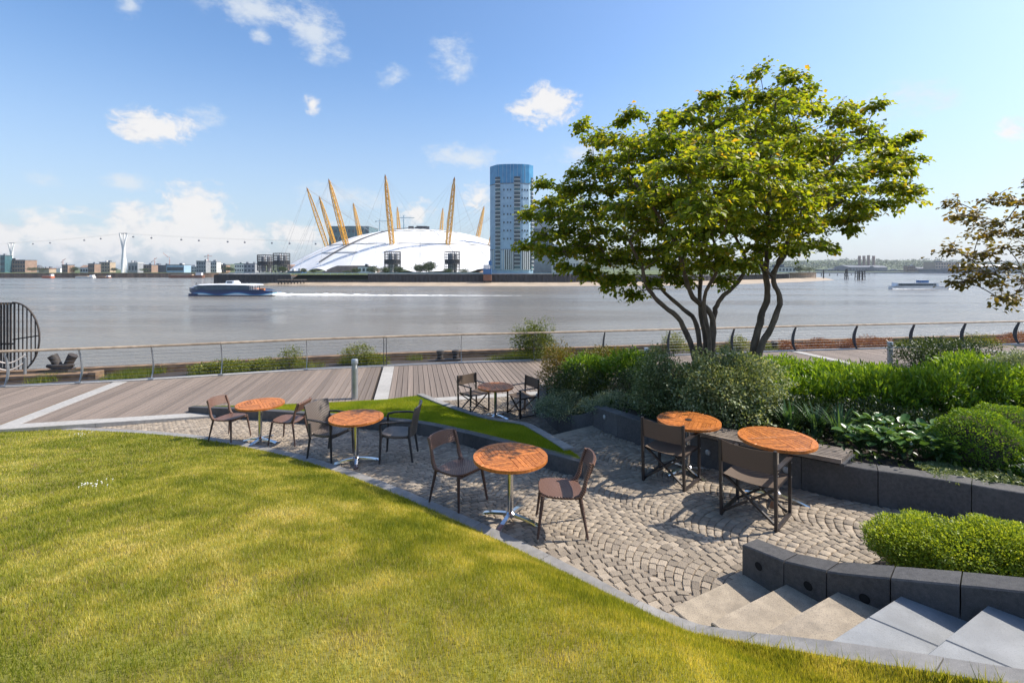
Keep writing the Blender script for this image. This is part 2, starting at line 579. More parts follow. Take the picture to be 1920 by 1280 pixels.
def ribbon_blocks(path, width, h_top, depth, step, gap, name, m, parent, shift=0.0, bevel=.008, top_fn=None, sub=4):
    """stones following a path, each an object of its own"""
    path = resample(path, 0.06)
    L = len(path); per = max(2, round(step / 0.06)); i = 0; out = []
    while i < L - 1:
        j = min(i + per, L - 1)
        if L - 1 - j < per * .4: j = L - 1
        idx = sorted(set([i] + [round(i + (j - i) * k / sub) for k in range(1, sub)] + [j]))
        rings = []
        for q, a in enumerate(idx):
            p = path[a].copy(); s = side_vec(path, a)
            t = Vector((s.y, -s.x, 0))
            if q == 0: p += t * (gap / 2)
            if q == len(idx) - 1: p -= t * (gap / 2)
            zt = p.z + h_top if top_fn is None else top_fn(p)
            zb = p.z - depth
            A = p + s * (shift + width / 2); B = p + s * (shift - width / 2)
            i1 = s * bevel
            rings.append([(A.x, A.y, zb), (A.x, A.y, zt - bevel), (A.x - i1.x, A.y - i1.y, zt), (B.x + i1.x, B.y + i1.y, zt), (B.x, B.y, zt - bevel), (B.x, B.y, zb)])
        out.append(MB().quadstrip(rings).build(name, m, parent))
        i = j
    return out


lawn_kerb = tag(struct(thing('lawn_kerb', 'curved grey granite kerb along the lawn', None)))
ribbon_blocks(kerb, KW, .03, .2, 1.0, .006, 'kerb_stone', 'granite_kerb', lawn_kerb)

# lawn surface: from the kerb up towards the rise the picture was taken from
edge = resample(kerb, .25)
NE, NTT = len(edge), 60
inner0, inner1 = Vector((-16, -4, 1.2)), Vector((5.5, -4, 2.1))
lawn_pts = np.zeros((NE, NTT + 1, 3))
for i, e in enumerate(edge):
    s = side_vec(edge, i)
    e2 = e - s * (KW / 2)
    q = inner0.lerp(inner1, i / (NE - 1))
    for k in range(NTT + 1):
        t = k / NTT
        p = e2.lerp(q, t)
        zi = 1.95 - .012 * p.x * p.x * .3
        z = (e2.z + .025) + (zi - e2.z) * (1 - (1 - t) ** (1.6 + 2.6 * max(0, i / (NE - 1) - .55) / .45))
        z += .03 * math.sin(p.x * .9 + 1) * math.sin(p.y * .8) * min(1, t * 6)
        lawn_pts[i, k] = (p.x, p.y, z)
lv = lawn_pts.reshape(-1, 3)
ii, kk = np.meshgrid(np.arange(NE - 1), np.arange(NTT), indexing='ij')
b0 = (ii * (NTT + 1) + kk).ravel()
lawn = np_mesh('lawn', lv, np.stack([b0, b0 + 1, b0 + NTT + 2, b0 + NTT + 1], 1), 'lawn_soil', smooth=True)
tag(struct(lawn), 'mown lawn bank with yellowed dry patches')


def value_noise(x, y, s, seed=0):
    r = np.random.default_rng(seed).random((64, 64))
    u, v = x / s, y / s
    i, j = np.floor(u).astype(int), np.floor(v).astype(int); fu, fv = u - i, v - j
    fu = fu * fu * (3 - 2 * fu); fv = fv * fv * (3 - 2 * fv)
    g_ = lambda a, b: r[a % 64, b % 64]
    return (g_(i, j) * (1 - fu) + g_(i + 1, j) * fu) * (1 - fv) + (g_(i, j + 1) * (1 - fu) + g_(i + 1, j + 1) * fu) * fv


def blades(pos, h, w, tint, lean=.55):
    n = len(pos)
    a = RNG.uniform(0, 2 * np.pi, n); b = RNG.uniform(0, 2 * np.pi, n)
    side = np.stack([np.cos(a), np.sin(a), np.zeros(n)], 1) * (w / 2)[:, None]
    ld = np.stack([np.cos(b), np.sin(b), np.zeros(n)], 1) * (h * RNG.uniform(.1, 1, n) * lean)[:, None]
    tip = pos + ld + np.stack([np.zeros(n), np.zeros(n), h], 1)
    v = np.stack([pos - side, pos + side, tip], 1).reshape(-1, 3)
    f = np.arange(3 * n).reshape(-1, 3)
    return v, f, np.repeat(tint, 3)


def sample_lawn(n):
    i = RNG.uniform(0, NE - 1.001, n); k = NTT * RNG.uniform(0, 1, n) ** 1.0
    k = np.minimum(k, NTT - .001)
    a = i.astype(int); b = k.astype(int); fa = (i - a)[:, None]; fb = (k - b)[:, None]
    p = (lawn_pts[a, b] * (1 - fa) + lawn_pts[a + 1, b] * fa) * (1 - fb) + (lawn_pts[a, b + 1] * (1 - fa) + lawn_pts[a + 1, b + 1] * fa) * fb
    return p


lp = sample_lawn(2600000)
dist = np.sqrt(lp[:, 0] ** 2 + lp[:, 1] ** 2 + (CZ - lp[:, 2]) ** 2)
keep = (lp[:, 1] > 1.0) & (np.abs(lp[:, 0]) < 1.25 * lp[:, 1] + .6)
keep &= RNG.random(len(lp)) < np.clip((4.6 / dist) ** 1.5, .10, 1.0)
lp = lp[keep]; dist = dist[keep]
if len(lp) > 620000:
    sel = RNG.permutation(len(lp))[:620000]; lp = lp[sel]; dist = dist[sel]
nA = value_noise(lp[:, 0] + 40, lp[:, 1] + 40, 1.7, 1); nB = value_noise(lp[:, 0] + 40, lp[:, 1] + 40, .45, 2); nC = value_noise(lp[:, 0] + 40, lp[:, 1] + 40, .13, 3)
dry = .5 * nA + .33 * nB + .17 * nC
dry = .26 * nA + .40 * nB + .34 * nC
tn = np.clip((dry - .5) * 1.5 + .53 + RNG.normal(0, .20, len(lp)) - .022 * (dist - 5.0), 0, 1)
hh = RNG.uniform(.014, .046, len(lp)) * (1.15 - .5 * dry) * np.where(RNG.random(len(lp)) < .03, 1.7, 1); ww = .0034 * np.maximum(1, dist / 3.2)
v_, f_, t_ = blades(lp, hh, ww, tn)
gr = np_mesh('lawn_grass', v_, f_, 'grass_blade', tint=t_)
tag(gr, 'short sunlit grass of the big lawn, yellowing in patches', 'grass', kind='stuff')

# longer tufts along the kerb by the steps
tp = []
ke = resample(kerb, .02)
for i, p in enumerate(ke):
    if p.y < 6.5 and random.random() < (.55 if p.y < 4.2 else .16):
        s = side_vec(ke, i)
        for _ in range(7):
            q = p - s * (KW / 2 + random.uniform(.0, .07)); tp.append((q.x + random.uniform(-.02, .02), q.y + random.uniform(-.02, .02), p.z + .02))
tp = np.array(tp)
v_, f_, t_ = blades(tp, RNG.uniform(.04, .10, len(tp)), np.full(len(tp), .005), RNG.uniform(.0, .75, len(tp)), .6)
tag(np_mesh('kerb_grass', v_, f_, 'grass_blade', tint=t_), 'long uncut grass fringe beside the granite kerb', 'grass', kind='stuff')

# daisy patches in the lawn
for di, (px, py, n, lab) in enumerate([(178, 914, 22, 'patch of small white daisies in the middle of the lawn'), (145, 815, 12, 'few white daisies at the far edge of the lawn')]):
    zc = .75 if di == 0 else .1
    c = P(px, py, zc)
    k = np.argmin((lv[:, 0] - c.x) ** 2 + (lv[:, 1] - c.y) ** 2)
    mb = MB()
    for _ in range(n):
        x = c.x + random.gauss(0, .13); y = c.y + random.gauss(0, .12)
        kz = np.argmin((lv[:, 0] - x) ** 2 + (lv[:, 1] - y) ** 2)
        z = lv[kz, 2] + .05
        mb.lathe([(.001, -.04), (.001, -.01), (.008, -.008), (.007, -.004), (.003, -.003)], 7, (x, y, z))
    if 'daisy' not in MATS: mat('daisy', (.8, .8, .74), (.7, .7, .62), 9, .7)
    tag(mb.build('daisy_patch', 'daisy'), lab, 'daisies', kind='stuff')

# =================================================================== PATIO
WEDGE_PX = [(353, 780), (444, 784), (540, 791), (660, 801), (777, 813), (861, 832), (960, 859), (1040, 881), (1094, 897)]
wedge_near = smooth_path([GP(*p) for p in WEDGE_PX], 5)
NOSE_A, NOSE_B = GP(1034, 818), GP(1112, 799)
PW_PX = [(1112, 800), (1160, 819), (1240, 848), (1328, 874), (1410, 896), (1498, 915), (1608, 941), (1691, 955), (1800, 975), (1920, 1000)]
pw_near = [GP(*p) for p in PW_PX] + [Vector((6.2, 3.9, patio_z(6.2, 3.9))), Vector((8.5, 2.4, patio_z(8.5, 2.4)))]

deck_near = lambda x: 13.6 + 0.2444 * x
patio_poly = [(-16, 9.7), (-9.0, deck_near(-9.0))] + [(p.x, p.y) for p in wedge_near] + [(NOSE_A.x, NOSE_A.y), (NOSE_B.x, NOSE_B.y)] + \
             [(p.x, p.y) for p in pw_near] + [(8.5, 1.5), (3.4, 3.3), (2.3, 4.0), (2.05, 4.2), (1.25, 3.75)] + [(p.x, p.y) for p in reversed(kerb) if p.y > 3.7]
patio_poly[0] = (-13.5, deck_near(-13.5)); 


def flat_sheet(name, poly, zf, m, lab):
    mb = MB(); mb.v = [(x, y, zf(x, y)) for x, y in poly]; mb.f = [tuple(range(len(poly)))]
    o = mb.build(name, m)
    return tag(struct(o), lab)


base_poly = [(-18, 8.0), (-18, deck_near(-18)), (-7.9, deck_near(-7.9))] + [(p.x, p.y) for p in wedge_near] + [(NOSE_A.x, NOSE_A.y), (NOSE_B.x, NOSE_B.y)] + \
            [(p.x, p.y + .2) for p in pw_near] + [(8.5, 1.0), (2.2, 3.9), (1.0, 3.3), (-.5, 4.6), (-4.0, 7.8), (-9, 9.4)]
patio = flat_sheet('patio_paving', base_poly, lambda x, y: patio_z(x, y) - .014, 'joint_sand', 'sunlit granite sett paving laid in curved fans')


def sett_field(poly, zf, rot, parent, n_parts, seed):
    rr = random.Random(seed)
    Wc, Rr, sp = 1.0, .72, .088
    xs = [p[0] for p in poly]; ys = [p[1] for p in poly]
    cx, cy = (min(xs) + max(xs)) / 2, (min(ys) + max(ys)) / 2
    ext = max(max(xs) - min(xs), max(ys) - min(ys)) / 2 + 1.5
    ca, sa = math.cos(rot), math.sin(rot)
    items = []
    ncol = int(ext * 2 / Wc) + 2; nrow = int(ext * 2 / sp) + 2
    th_max = math.asin(Wc / 2 / Rr)
    for c in range(-ncol // 2, ncol // 2 + 1):
        for k in range(-nrow // 2, nrow // 2):
            m_ = 10 + (k % 2)
            for j in range(m_):
                th = (j + .5) / m_ * 2 * th_max - th_max
                x = c * Wc + Rr * math.sin(th); y = k * sp + Rr * math.cos(th)
                items.append((x * ca - y * sa + cx, x * sa + y * ca + cy, -th + rot, 2 * th_max * Rr / m_, sp * math.cos(th)))
    A = np.array(items)
    ok = in_poly(A[:, 0], A[:, 1], poly)
    A = A[ok]
    dd = np.hypot(A[:, 0], A[:, 1])
    A = A[np.argsort(dd)]
    # shared variants for the nearest setts
    variants = []
    def sett_verts(w, h, rv):
        o = []
        for (fz, ins) in ((-.05, 0), (-.006, .001), (-.001, .009)):
            q = [(-w / 2 + ins, -h / 2 + ins), (w / 2 - ins, -h / 2 + ins), (w / 2 - ins, h / 2 - ins), (-w / 2 + ins, h / 2 - ins)]
            o.append([(x + rv.uniform(-.005, .005), y + rv.uniform(-.005, .005), fz + rv.uniform(-.002, .002)) for x, y in q])
        return o
    for vi in range(6):
        mb = MB(); mb.quadstrip(sett_verts(.094, .088, rr))
        o = mb.build('sett', 'sett', parent)
        a = o.data.attributes.new('tint', 'FLOAT', 'POINT'); a.data.foreach_set('value', np.full(len(o.data.vertices), .2 + .12 * vi, np.float32))
        variants.append(o)
    used = [False] * 6
    for it in A[:n_parts]:
        k = rr.randrange(6)
        o = variants[k] if not used[k] else variants[k].copy()
        if used[k]:
            COL.objects.link(o); o.parent = parent
        used[k] = True
        sx, sy = (it[3] - .006) / .094, (it[4] - .007) / .088
        o.location = (it[0], it[1], zf(it[0], it[1]) + rr.uniform(-.003, .003))
        o.rotation_euler = (rr.uniform(-.03, .03), rr.uniform(-.03, .03) , it[2] + rr.uniform(-.05, .05)); o.scale = (sx, sy, 1)
    vs, fs, ts = [], [], []
    for it in A[n_parts:]:
        rings = sett_verts(it[3] - .005, it[4] - .006, rr)
        c, s_ = math.cos(it[2] + rr.uniform(-.05, .05)), math.sin(it[2] + rr.uniform(-.05, .05)); jz = rr.uniform(-.0035, .0035)
        b = len(vs); tv = min(1, max(0, rr.gauss(.5, .30)))
        tx, ty = rr.uniform(-.04, .04), rr.uniform(-.04, .04)
        for r_ in rings:
            for (x, y, z) in r_:
                X = it[0] + x * c - y * s_; Y = it[1] + x * s_ + y * c
                vs.append((X, Y, zf(X, Y) + z + jz + x * tx + y * ty)); ts.append(tv)
        for lv_ in (0, 1):
            for q in range(4):
                fs.append((b + lv_ * 4 + q, b + lv_ * 4 + (q + 1) % 4, b + lv_ * 4 + 4 + (q + 1) % 4, b + lv_ * 4 + 4 + q))
        fs.append((b + 8, b + 9, b + 10, b + 11))
    o = np_mesh('sett_field', vs, fs, 'sett', parent, tint=ts)
    o['kind'] = 'stuff'
    for k in range(6):
        if not used[k]: bpy.data.objects.remove(variants[k])


sett_field(patio_poly, patio_z, R(38), patio, 300, 3)

# lower terrace between grass bed and planter
LOWZ = 0.0
low_poly = [(-2.6, deck_near(-2.6) - .4), (1.1, deck_near(1.1) - .4), (1.25, 11.0), (2.0, 9.6), (1.6, 9.3), (.6, 8.7), (-.1, 10.4)]
lowp = flat_sheet('lower_terrace_paving', [(-3, 13.0), (1.6, 14.0), (2.6, 9.5), (1.5, 9.2), (.5, 8.6), (-.6, 10.5)], lambda x, y: LOWZ - .014, 'joint_sand', 'shaded sett paving of the lower terrace by the boardwalk')
sett_field([(-2.9, 12.9 - .35), (1.0, 13.84 - .35), (1.5, 11), (2.2, 9.5), (1.5, 9.2), (.5, 8.6), (-.6, 10.5)], lambda x, y: LOWZ, R(20), lowp, 0, 5)

# steps down from the patio to the lower terrace (top nosing visible)
nd = (NOSE_B - NOSE_A); nd.z = 0; nd.normalize(); nn = Vector((-nd.y, nd.x, 0))
dsteps = tag(struct(thing('terrace_steps', 'granite steps down to the lower terrace', None)))
for k in range(3):
    zt = NOSE_A.z + .012 - .15 * k
    a = NOSE_A - nd * .25 + nn * (.34 * k - .34); b = NOSE_B + nd * .5 + nn * (.34 * k - .34)
    c = b + nn * .36; d_ = a + nn * .36
    MB().prism([(a.x, a.y), (b.x, b.y), (c.x, c.y), (d_.x, d_.y)], zt - .15, lambda x, y, z=zt: z + (0.045 * ((Vector((x, y, 0)) - NOSE_A).dot(nd)) * 0), .006).build('tread', 'granite_step', dsteps)

# =================================================================== GRASS BED BETWEEN PATIO AND BOARDWALK
bed_wall = thing('grass_bed_wall', 'low dark granite retaining wall edging the small grass wedge', 'wall', tuple(wedge_near[0]))
bed_wall.location = (0, 0, 0)
ribbon_blocks(wedge_near, .16, .22, .25, .62, .007, 'wall_block', 'granite_dark', bed_wall, shift=.08)
tip = wedge_near[-1]
FAR_PX = [(1068, 846, .74), (1040, 829, .60), (1003, 807, .36), (985, 798, .20), (957, 793, .07), (920, 787, .05), (881, 776, .05), (839, 762, .05), (787, 741, .04)]
wedge_far = smooth_path([P(*p) for p in FAR_PX], 5)
ribbon_blocks(wedge_far, .17, .05, .5, .7, .007, 'kerb_stone', 'granite_kerb', bed_wall, shift=0)
bed_poly_far = [p for p in wedge_far] + [Vector((x, deck_near(x) - .05, .04)) for x in (-3.0, -4.0, -5.0, -6.0, -7.0)]
NB_, MBk = 60, 14
na = resample(wedge_near, .01); fa = resample(list(reversed(bed_poly_far)), .01)
bp = np.zeros((NB_ + 1, MBk + 1, 3))
for i in range(NB_ + 1):
    t = i / NB_
    a = na[min(len(na) - 1, int(t * (len(na) - 1)))]; b = fa[min(len(fa) - 1, int(t * (len(fa) - 1)))]
    a = a + Vector((0, .12, .2))
    for k in range(MBk + 1):
        s = k / MBk; p = a.lerp(b, s)
        bp[i, k] = (p.x, p.y, p.z - .02 + .03 * math.sin(math.pi * s) * min(1, (b - a).length / 1.5))
ii, kk = np.meshgrid(np.arange(NB_), np.arange(MBk), indexing='ij'); b0 = (ii * (MBk + 1) + kk).ravel()
tag(struct(np_mesh('grass_bed', bp.reshape(-1, 3), np.stack([b0, b0 + MBk + 1, b0 + MBk + 2, b0 + 1], 1), 'lawn_soil', smooth=True)), 'wedge of lawn between patio and boardwalk')
i = RNG.uniform(0, NB_ - .001, 150000); k = RNG.uniform(0, MBk - .001, 150000); a = i.astype(int); b = k.astype(int); fa_ = (i - a)[:, None]; fb_ = (k - b)[:, None]
gp_ = (bp[a, b] * (1 - fa_) + bp[a + 1, b] * fa_) * (1 - fb_) + (bp[a, b + 1] * (1 - fa_) + bp[a + 1, b + 1] * fa_) * fb_
tn = np.clip(value_noise(gp_[:, 0] + 30, gp_[:, 1] + 30, .6, 5) * .6 + RNG.normal(.22, .17, len(gp_)), 0, 1)
v_, f_, t_ = blades(gp_, RNG.uniform(.025, .055, len(gp_)), np.full(len(gp_), .010), tn)
tag(np_mesh('bed_grass', v_, f_, 'grass_bed_blade', tint=t_), 'green grass growing on the small wedge behind the low wall', 'grass', kind='stuff')

# =================================================================== PLANTER WALL (right)
pw = smooth_path(pw_near, 4)
PWH = .40
planter = thing('planter_wall', 'long dark granite planter wall curving behind the bench', 'wall')
ribbon_blocks(pw, .22, PWH, .3, .78, .008, 'wall_block', 'granite_dark', planter, shift=.11)
# its end sweeps round the lower terrace
end_px = [(1112, 800, .42), (1085, 806, .28), (1060, 806, .12), (1036, 799, .02), (1022, 785, .0), (1014, 768, .0), (1010, 752, .0), (1012, 740, .0)]
pe = smooth_path([P(*p) for p in reversed(end_px)], 4)
ribbon_blocks(pe, .20, .30, .4, .6, .008, 'wall_block', 'granite_dark', planter, shift=.10)
soil_pts = [Vector((p.x, p.y, p.z + PWH - .05)) for p in pw] 
soil_left = [Vector((p.x, p.y, p.z + .24)) for p in pe]
front = [p + Vector((.12, .12, 0)) for p in soil_left + soil_pts]
back = [Vector((.9 + (k / (len(front) - 1)) * 26, deck_near(.9 + (k / (len(front) - 1)) * 26) - .25, .25)) for k in range(len(front))]
rows = 6
sv = np.array([[tuple(front[i].lerp(back[i], r / rows)) for r in range(rows + 1)] for i in range(len(front))]).reshape(-1, 3)
ii, kk = np.meshgrid(np.arange(len(front) - 1), np.arange(rows), indexing='ij'); b0 = (ii * (rows + 1) + kk).ravel()
tag(struct(np_mesh('planting_bed', sv, np.stack([b0, b0 + rows + 1, b0 + rows + 2, b0 + 1], 1), 'soil')), 'dark soil of the raised planting bed')


def soil_z(x, y):
    k = np.argmin((sv[:, 0] - x) ** 2 + (sv[:, 1] - y) ** 2)
    return float(sv[k, 2])


# small round wall lights
def wall_light(px, py, path, h, lab):
    best = min(range(len(path)), key=lambda i: abs((path[i].x / path[i].y) * F + 960 - px))
    p = path[best]; s = side_vec(path, best)
    t = thing('wall_light', lab, 'light', (p.x, p.y, p.z + h), math.atan2(-s.y, -s.x), 'round lights set in the planter wall')
    r = MB(); 
    r.quadstrip([[(x, rr * math.cos(a), rr * math.sin(a)) for a in [2 * math.pi * q / 16 for q in range(16)]] for x, rr in ((-.01, .042), (.012, .042), (.016, .036))]).build('bezel', 'steel_grey', t, True)
    r = MB(); r.quadstrip([[(x, rr * math.cos(a), rr * math.sin(a)) for a in [2 * math.pi * q / 16 for q in range(16)]] for x, rr in ((.01, .028), (.02, .026), (.022, .01))]).build('lens', 'lamp_glass', t, True)


wall_light(1328, 845, pw, .2, 'round steel light in the dark wall behind the far director chair')
wall_light(1486, 888, pw, .2, 'round steel light in the dark wall right of the near director chair')
wall_light(1134, 771, pw, .27, 'round steel light near the step end of the planter wall')

# slatted bench on the wall
bi0 = min(range(len(pw)), key=lambda i: abs(pw[i].x / pw[i].y * F + 960 - 1235)); bi1 = min(range(len(pw)), key=lambda i: abs(pw[i].x / pw[i].y * F + 960 - 1572))
bpath = resample([Vector((p.x, p.y, p.z + PWH)) for p in pw[bi0:bi1 + 1]], .15)
bench = thing('wall_bench', 'weathered grey slatted timber bench fixed on the planter wall', 'bench')
for k in range(8):
    off = -.06 + k * .062
    rings = []
    for i in range(len(bpath)):
        s = side_vec(bpath, i); p = bpath[i] + s * off
        a = s * .024
        rings.append([(p.x - a.x, p.y - a.y, p.z + .035), (p.x + a.x, p.y + a.y, p.z + .035), (p.x + a.x, p.y + a.y, p.z + .085), (p.x - a.x, p.y - a.y, p.z + .085)])
    MB().quadstrip(rings).build('slat', 'bench_wood', bench)
for i in range(2, len(bpath), 5):
    s = side_vec(bpath, i); p = bpath[i]
    MB().bar(p - s * .06 + Vector((0, 0, .017)), p + s * .4 + Vector((0, 0, .017)), .05, .034).build('bearer', 'steel_dark', bench)

# =================================================================== STAIRS (bottom right) AND THEIR WALL
S0 = Vector((2.2, 3.92, 0)); sdir = Vector((.66, -.75, 0)).normalized(); slat = Vector((-.88, -.475, 0)).normalized()
stairs = tag(struct(thing('garden_stairs', 'broad granite steps climbing beside the lawn', None)))
peaks = [(1390, 1081, None), (1469, 1097, .935), (1565, 1112, 1.085), (1683, 1120, 1.235), (1847, 1138, 1.385), (2040, 1160, 1.535), (2300, 1190, 1.685), (2600, 1215, 1.83)]
pk = [GP(1390, 1081)] + [P(a, b, c) for a, b, c in peaks[1:]]
for k in range(0, len(pk)):
    z = pk[k].z + (.012 if k == 0 else 0)
    a = pk[k] - slat * .25
    nxt = pk[k + 1] if k + 1 < len(pk) else pk[k] + sdir * .45
    c = Vector((nxt.x, nxt.y, 0)) - slat * .25
    a.z = 0
    # split each tread into slabs along its length
    mid_ = (a + c) / 2; Lt = 2.4
    for q_ in range(10, 240):
        w_ = mid_ + slat * (q_ / 100)
        kk_ = min(range(len(kerb)), key=lambda i_: (kerb[i_].x - w_.x) ** 2 + (kerb[i_].y - w_.y) ** 2)
        if (Vector((kerb[kk_].x - w_.x, kerb[kk_].y - w_.y, 0))).length < .10:
            Lt = q_ / 100; break
    joints = [0, Lt] if k < 3 else [0, Lt * (.55 if k % 2 else .68), Lt]
    ov = (c - a) * .03
    for j in range(len(joints) - 1):
        p0, p1 = joints[j] + .003, joints[j + 1] - .003
        q = [a + slat * p0, a + slat * p1, c + slat * p1 + ov, c + slat * p0 + ov]
        MB().prism([(v.x, v.y) for v in q], z - (.148 if k > 1 else .3), z, .006).build('tread', 'granite_step' if k < 3 else 'granite_step_shaded', stairs)  # upper treads get the stone with hedge shade in its colour
# wall right of the steps: rises with them
wl = [(1390, 1081, None)] 
wpts = [Vector((pk[0].x, pk[0].y, 1.055))]
for k, zt in ((1, 1.115), (2, 1.22), (3, 1.345), (4, 1.49), (5, 1.63), (6, 1.78), (7, 1.92)):
    wpts.append(Vector((pk[k].x, pk[k].y, zt)))
wpath = [p + Vector((.02, .03, 0)) for p in wpts]
swall = thing('stair_wall', 'dark granite wall with light holes beside the steps', 'wall')
cuts = [0, 1, 1.85, 2.9, 3.75, 4.6, 5.6, 7]


def wp(t):
    i = min(int(t), len(wpath) - 2); return wpath[i].lerp(wpath[i + 1], t - i)


for j in range(len(cuts) - 1):
    rings = []
    for q in range(5):
        t = cuts[j] + (cuts[j + 1] - cuts[j]) * q / 4
        p = wp(t); tt = (wp(min(t + .1, 7)) - wp(max(t - .1, 0))); tt.z = 0; tt.normalize(); s = Vector((-tt.y, tt.x, 0))
        if q == 0: p = p + tt * .004
        if q == 4: p = p - tt * .004
        a = p; b = p + s * .21
        rings.append([(a.x, a.y, p.z - .7), (a.x, a.y, p.z - .01), (a.x + s.x * .01, a.y + s.y * .01, p.z), (b.x - s.x * .01, b.y - s.y * .01, p.z), (b.x, b.y, p.z - .01), (b.x, b.y, p.z - .7)])
    MB().quadstrip(rings).build('wall_block', 'granite_dark', swall)
for (t, hz) in ((.42, .13), (1.5, .15), (2.5, .165)):
    p = wp(t); tt = (wp(t + .1) - wp(t - .1)); tt.z = 0; tt.normalize(); s = Vector((-tt.y, tt.x, 0))
    c = p + Vector((0, 0, -hz))
    mk = lambda off, r: [tuple(c - s * off + tt * (r * math.cos(a)) + Vector((0, 0, r * math.sin(a)))) for a in [2 * math.pi * q / 18 for q in range(18)]]
    hole = MB(); hole.quadstrip([mk(.003, .034), mk(.003, .028), mk(-.002, .027)]); hole.build('light_hole', 'hole_black', swall)

# =================================================================== BOARDWALK
RAIL_PX = [(-260, 738), (-110, 731), (10, 725), (150, 718), (285, 711), (415, 703), (575, 693), (722, 686), (865, 680), (1002, 675.5), (1133, 671), (1255, 666.5), (1375, 662),
           (1490, 657.5), (1605, 654.3), (1712, 651), (1808, 648), (1908, 645), (2010, 642), (2110, 639)]
rail_pts = [P(a, b, 0) for a, b in RAIL_PX]
rail_curve = smooth_path(rail_pts, 4)
u_dir = Vector((.9795, .2014, 0)); v_dir = Vector((-.2014, .9795, 0))


def rail_v(u):
    """distance along v_dir of the rail line at coordinate u"""
    best = None
    for i in range(len(rail_curve) - 1):
        a, b = rail_curve[i], rail_curve[i + 1]
        ua, ub = a.dot(u_dir), b.dot(u_dir)
        if ua <= u <= ub or (i == 0 and u < ua) or (i == len(rail_curve) - 2 and u > ub):
            t = (u - ua) / (ub - ua); return a.dot(v_dir) + (b.dot(v_dir) - a.dot(v_dir)) * t
    return 16


def near_v(u):
    # intersection of near edge with the plank line
    # point = u*u_dir + v*v_dir ; y = 13.6+.2444x
    A = u_dir.y * u - .2444 * u_dir.x * u - 13.6
    return -A / (v_dir.y - .2444 * v_dir.x)


boardwalk = tag(struct(thing('boardwalk', 'weathered timber riverside boardwalk with pale stone bands', None)))
strips = [P(205, 720, 0).dot(u_dir), P(720, 690, 0).dot(u_dir), P(1500, 662, 0).dot(u_dir)]
gapu = (strips[2] - strips[1]) / 2
strips = [strips[0] - (strips[1] - strips[0]), strips[0], strips[1], strips[1] + gapu, strips[2], strips[2] + gapu]
unit = None
u = -18.5
rotz = math.atan2(v_dir.y, v_dir.x) - math.pi / 2
while u < 26.5:
    skip = [s for s in strips if s - .08 < u < s + .42]
    if skip:
        u = skip[0] + .425; continue
    v0, v1 = near_v(u) + .0, rail_v(u) - .12
    if unit is None:
        mb = MB(); mb.quadstrip([[(-.0755, 0, -.04), (.0755, 0, -.04), (.0755, 0, -.004), (.071, 0, 0), (-.071, 0, 0), (-.0755, 0, -.004)], [(-.0755, 1, -.04), (.0755, 1, -.04), (.0755, 1, -.004), (.071, 1, 0), (-.071, 1, 0), (-.0755, 1, -.004)]])
        unit = mb.build('plank', 'deck_wood', boardwalk); o = unit
    else:
        o = unit.copy(); COL.objects.link(o)
    p = u_dir * u + v_dir * v0
    o.location = (p.x, p.y, random.uniform(-.002, .002)); o.rotation_euler = (0, 0, rotz); o.scale = (1, v1 - v0, 1)
    u += .164
for s in strips:
    v0, v1 = near_v(s), rail_v(s) - .1
    k = 0
    while v0 < v1 - .05:
        ve = min(v0 + .9, v1)
        q = [u_dir * (s - .03) + v_dir * v0, u_dir * (s + .34) + v_dir * v0, u_dir * (s + .34) + v_dir * (ve - .006), u_dir * (s - .03) + v_dir * (ve - .006)]
        MB().prism([(p.x, p.y) for p in q], -.05, .003, .004).build('stone_slab', 'granite_pale', boardwalk)
        v0 = ve
# joist bed below the boards
mb = MB(); mb.v = [(-20, deck_near(-20), -.06), (27, deck_near(27), -.06)] + [(p.x, p.y, -.06) for p in reversed(rail_curve)]; mb.f = [tuple(range(len(mb.v)))]
mb.build('joist_bed', 'soil', boardwalk)
# pale stone edging on the garden side and under the railing
ns_path = [Vector((x, deck_near(x) - .18, 0)) for x in np.linspace(-16, 25, 80)]
ribbon_blocks(ns_path, .34, .004, .16, .95, .006, 'edging_stone', 'granite_pale', boardwalk)
ribbon_blocks(rail_curve, .24, .03, .4, 1.2, .006, 'edging_stone', 'granite_pale', boardwalk, shift=.02)

# ---- railing
railing = thing('railing', 'riverside railing with curved steel posts, wires and timber handrail', 'railing')
RH = 1.06


def post_profile(h=RH - .05, bow=.17):
    return [(bow * math.sin(math.pi * (t ** .85)) * 1.0, t * h) for t in [k / 10 for k in range(11)]]


for i, (px, py) in enumerate(RAIL_PX):
    p = rail_pts[i]; s = side_vec(rail_pts, i)   # riverward
    if s.y < 0: s = -s
    t = Vector((s.y, -s.x, 0))
    m = 'steel_grey' if px < 1050 else 'steel_dark'
    if px == 722:
        for off in (-.045, .045):
            MB().bar(p + t * off, p + t * off + Vector((0, 0, RH - .04)), .02, .16, up=tuple(s)).build('post', 'steel_dark', railing)
        continue
    rings = []
    for (b, z) in post_profile():
        wv = (.035 + .04 * math.sin(math.pi * min(1, z / 1.0)) + .015) * (1.5 if px > 1050 else 1.0)
        c = p + s * (b - .06); a1 = c - s * wv * .6; a2 = c + s * wv * .6
        rings.append([tuple(a1 - t * .009 + Vector((0, 0, z))), tuple(a1 + t * .009 + Vector((0, 0, z))), tuple(a2 + t * .009 + Vector((0, 0, z))), tuple(a2 - t * .009 + Vector((0, 0, z)))])
    MB().quadstrip(rings).build('post', m, railing)
    MB().box((p.x - s.x * .06, p.y - s.y * .06, .036), (.14, .10, .012), math.atan2(t.y, t.x)).build('base_plate', m, railing)
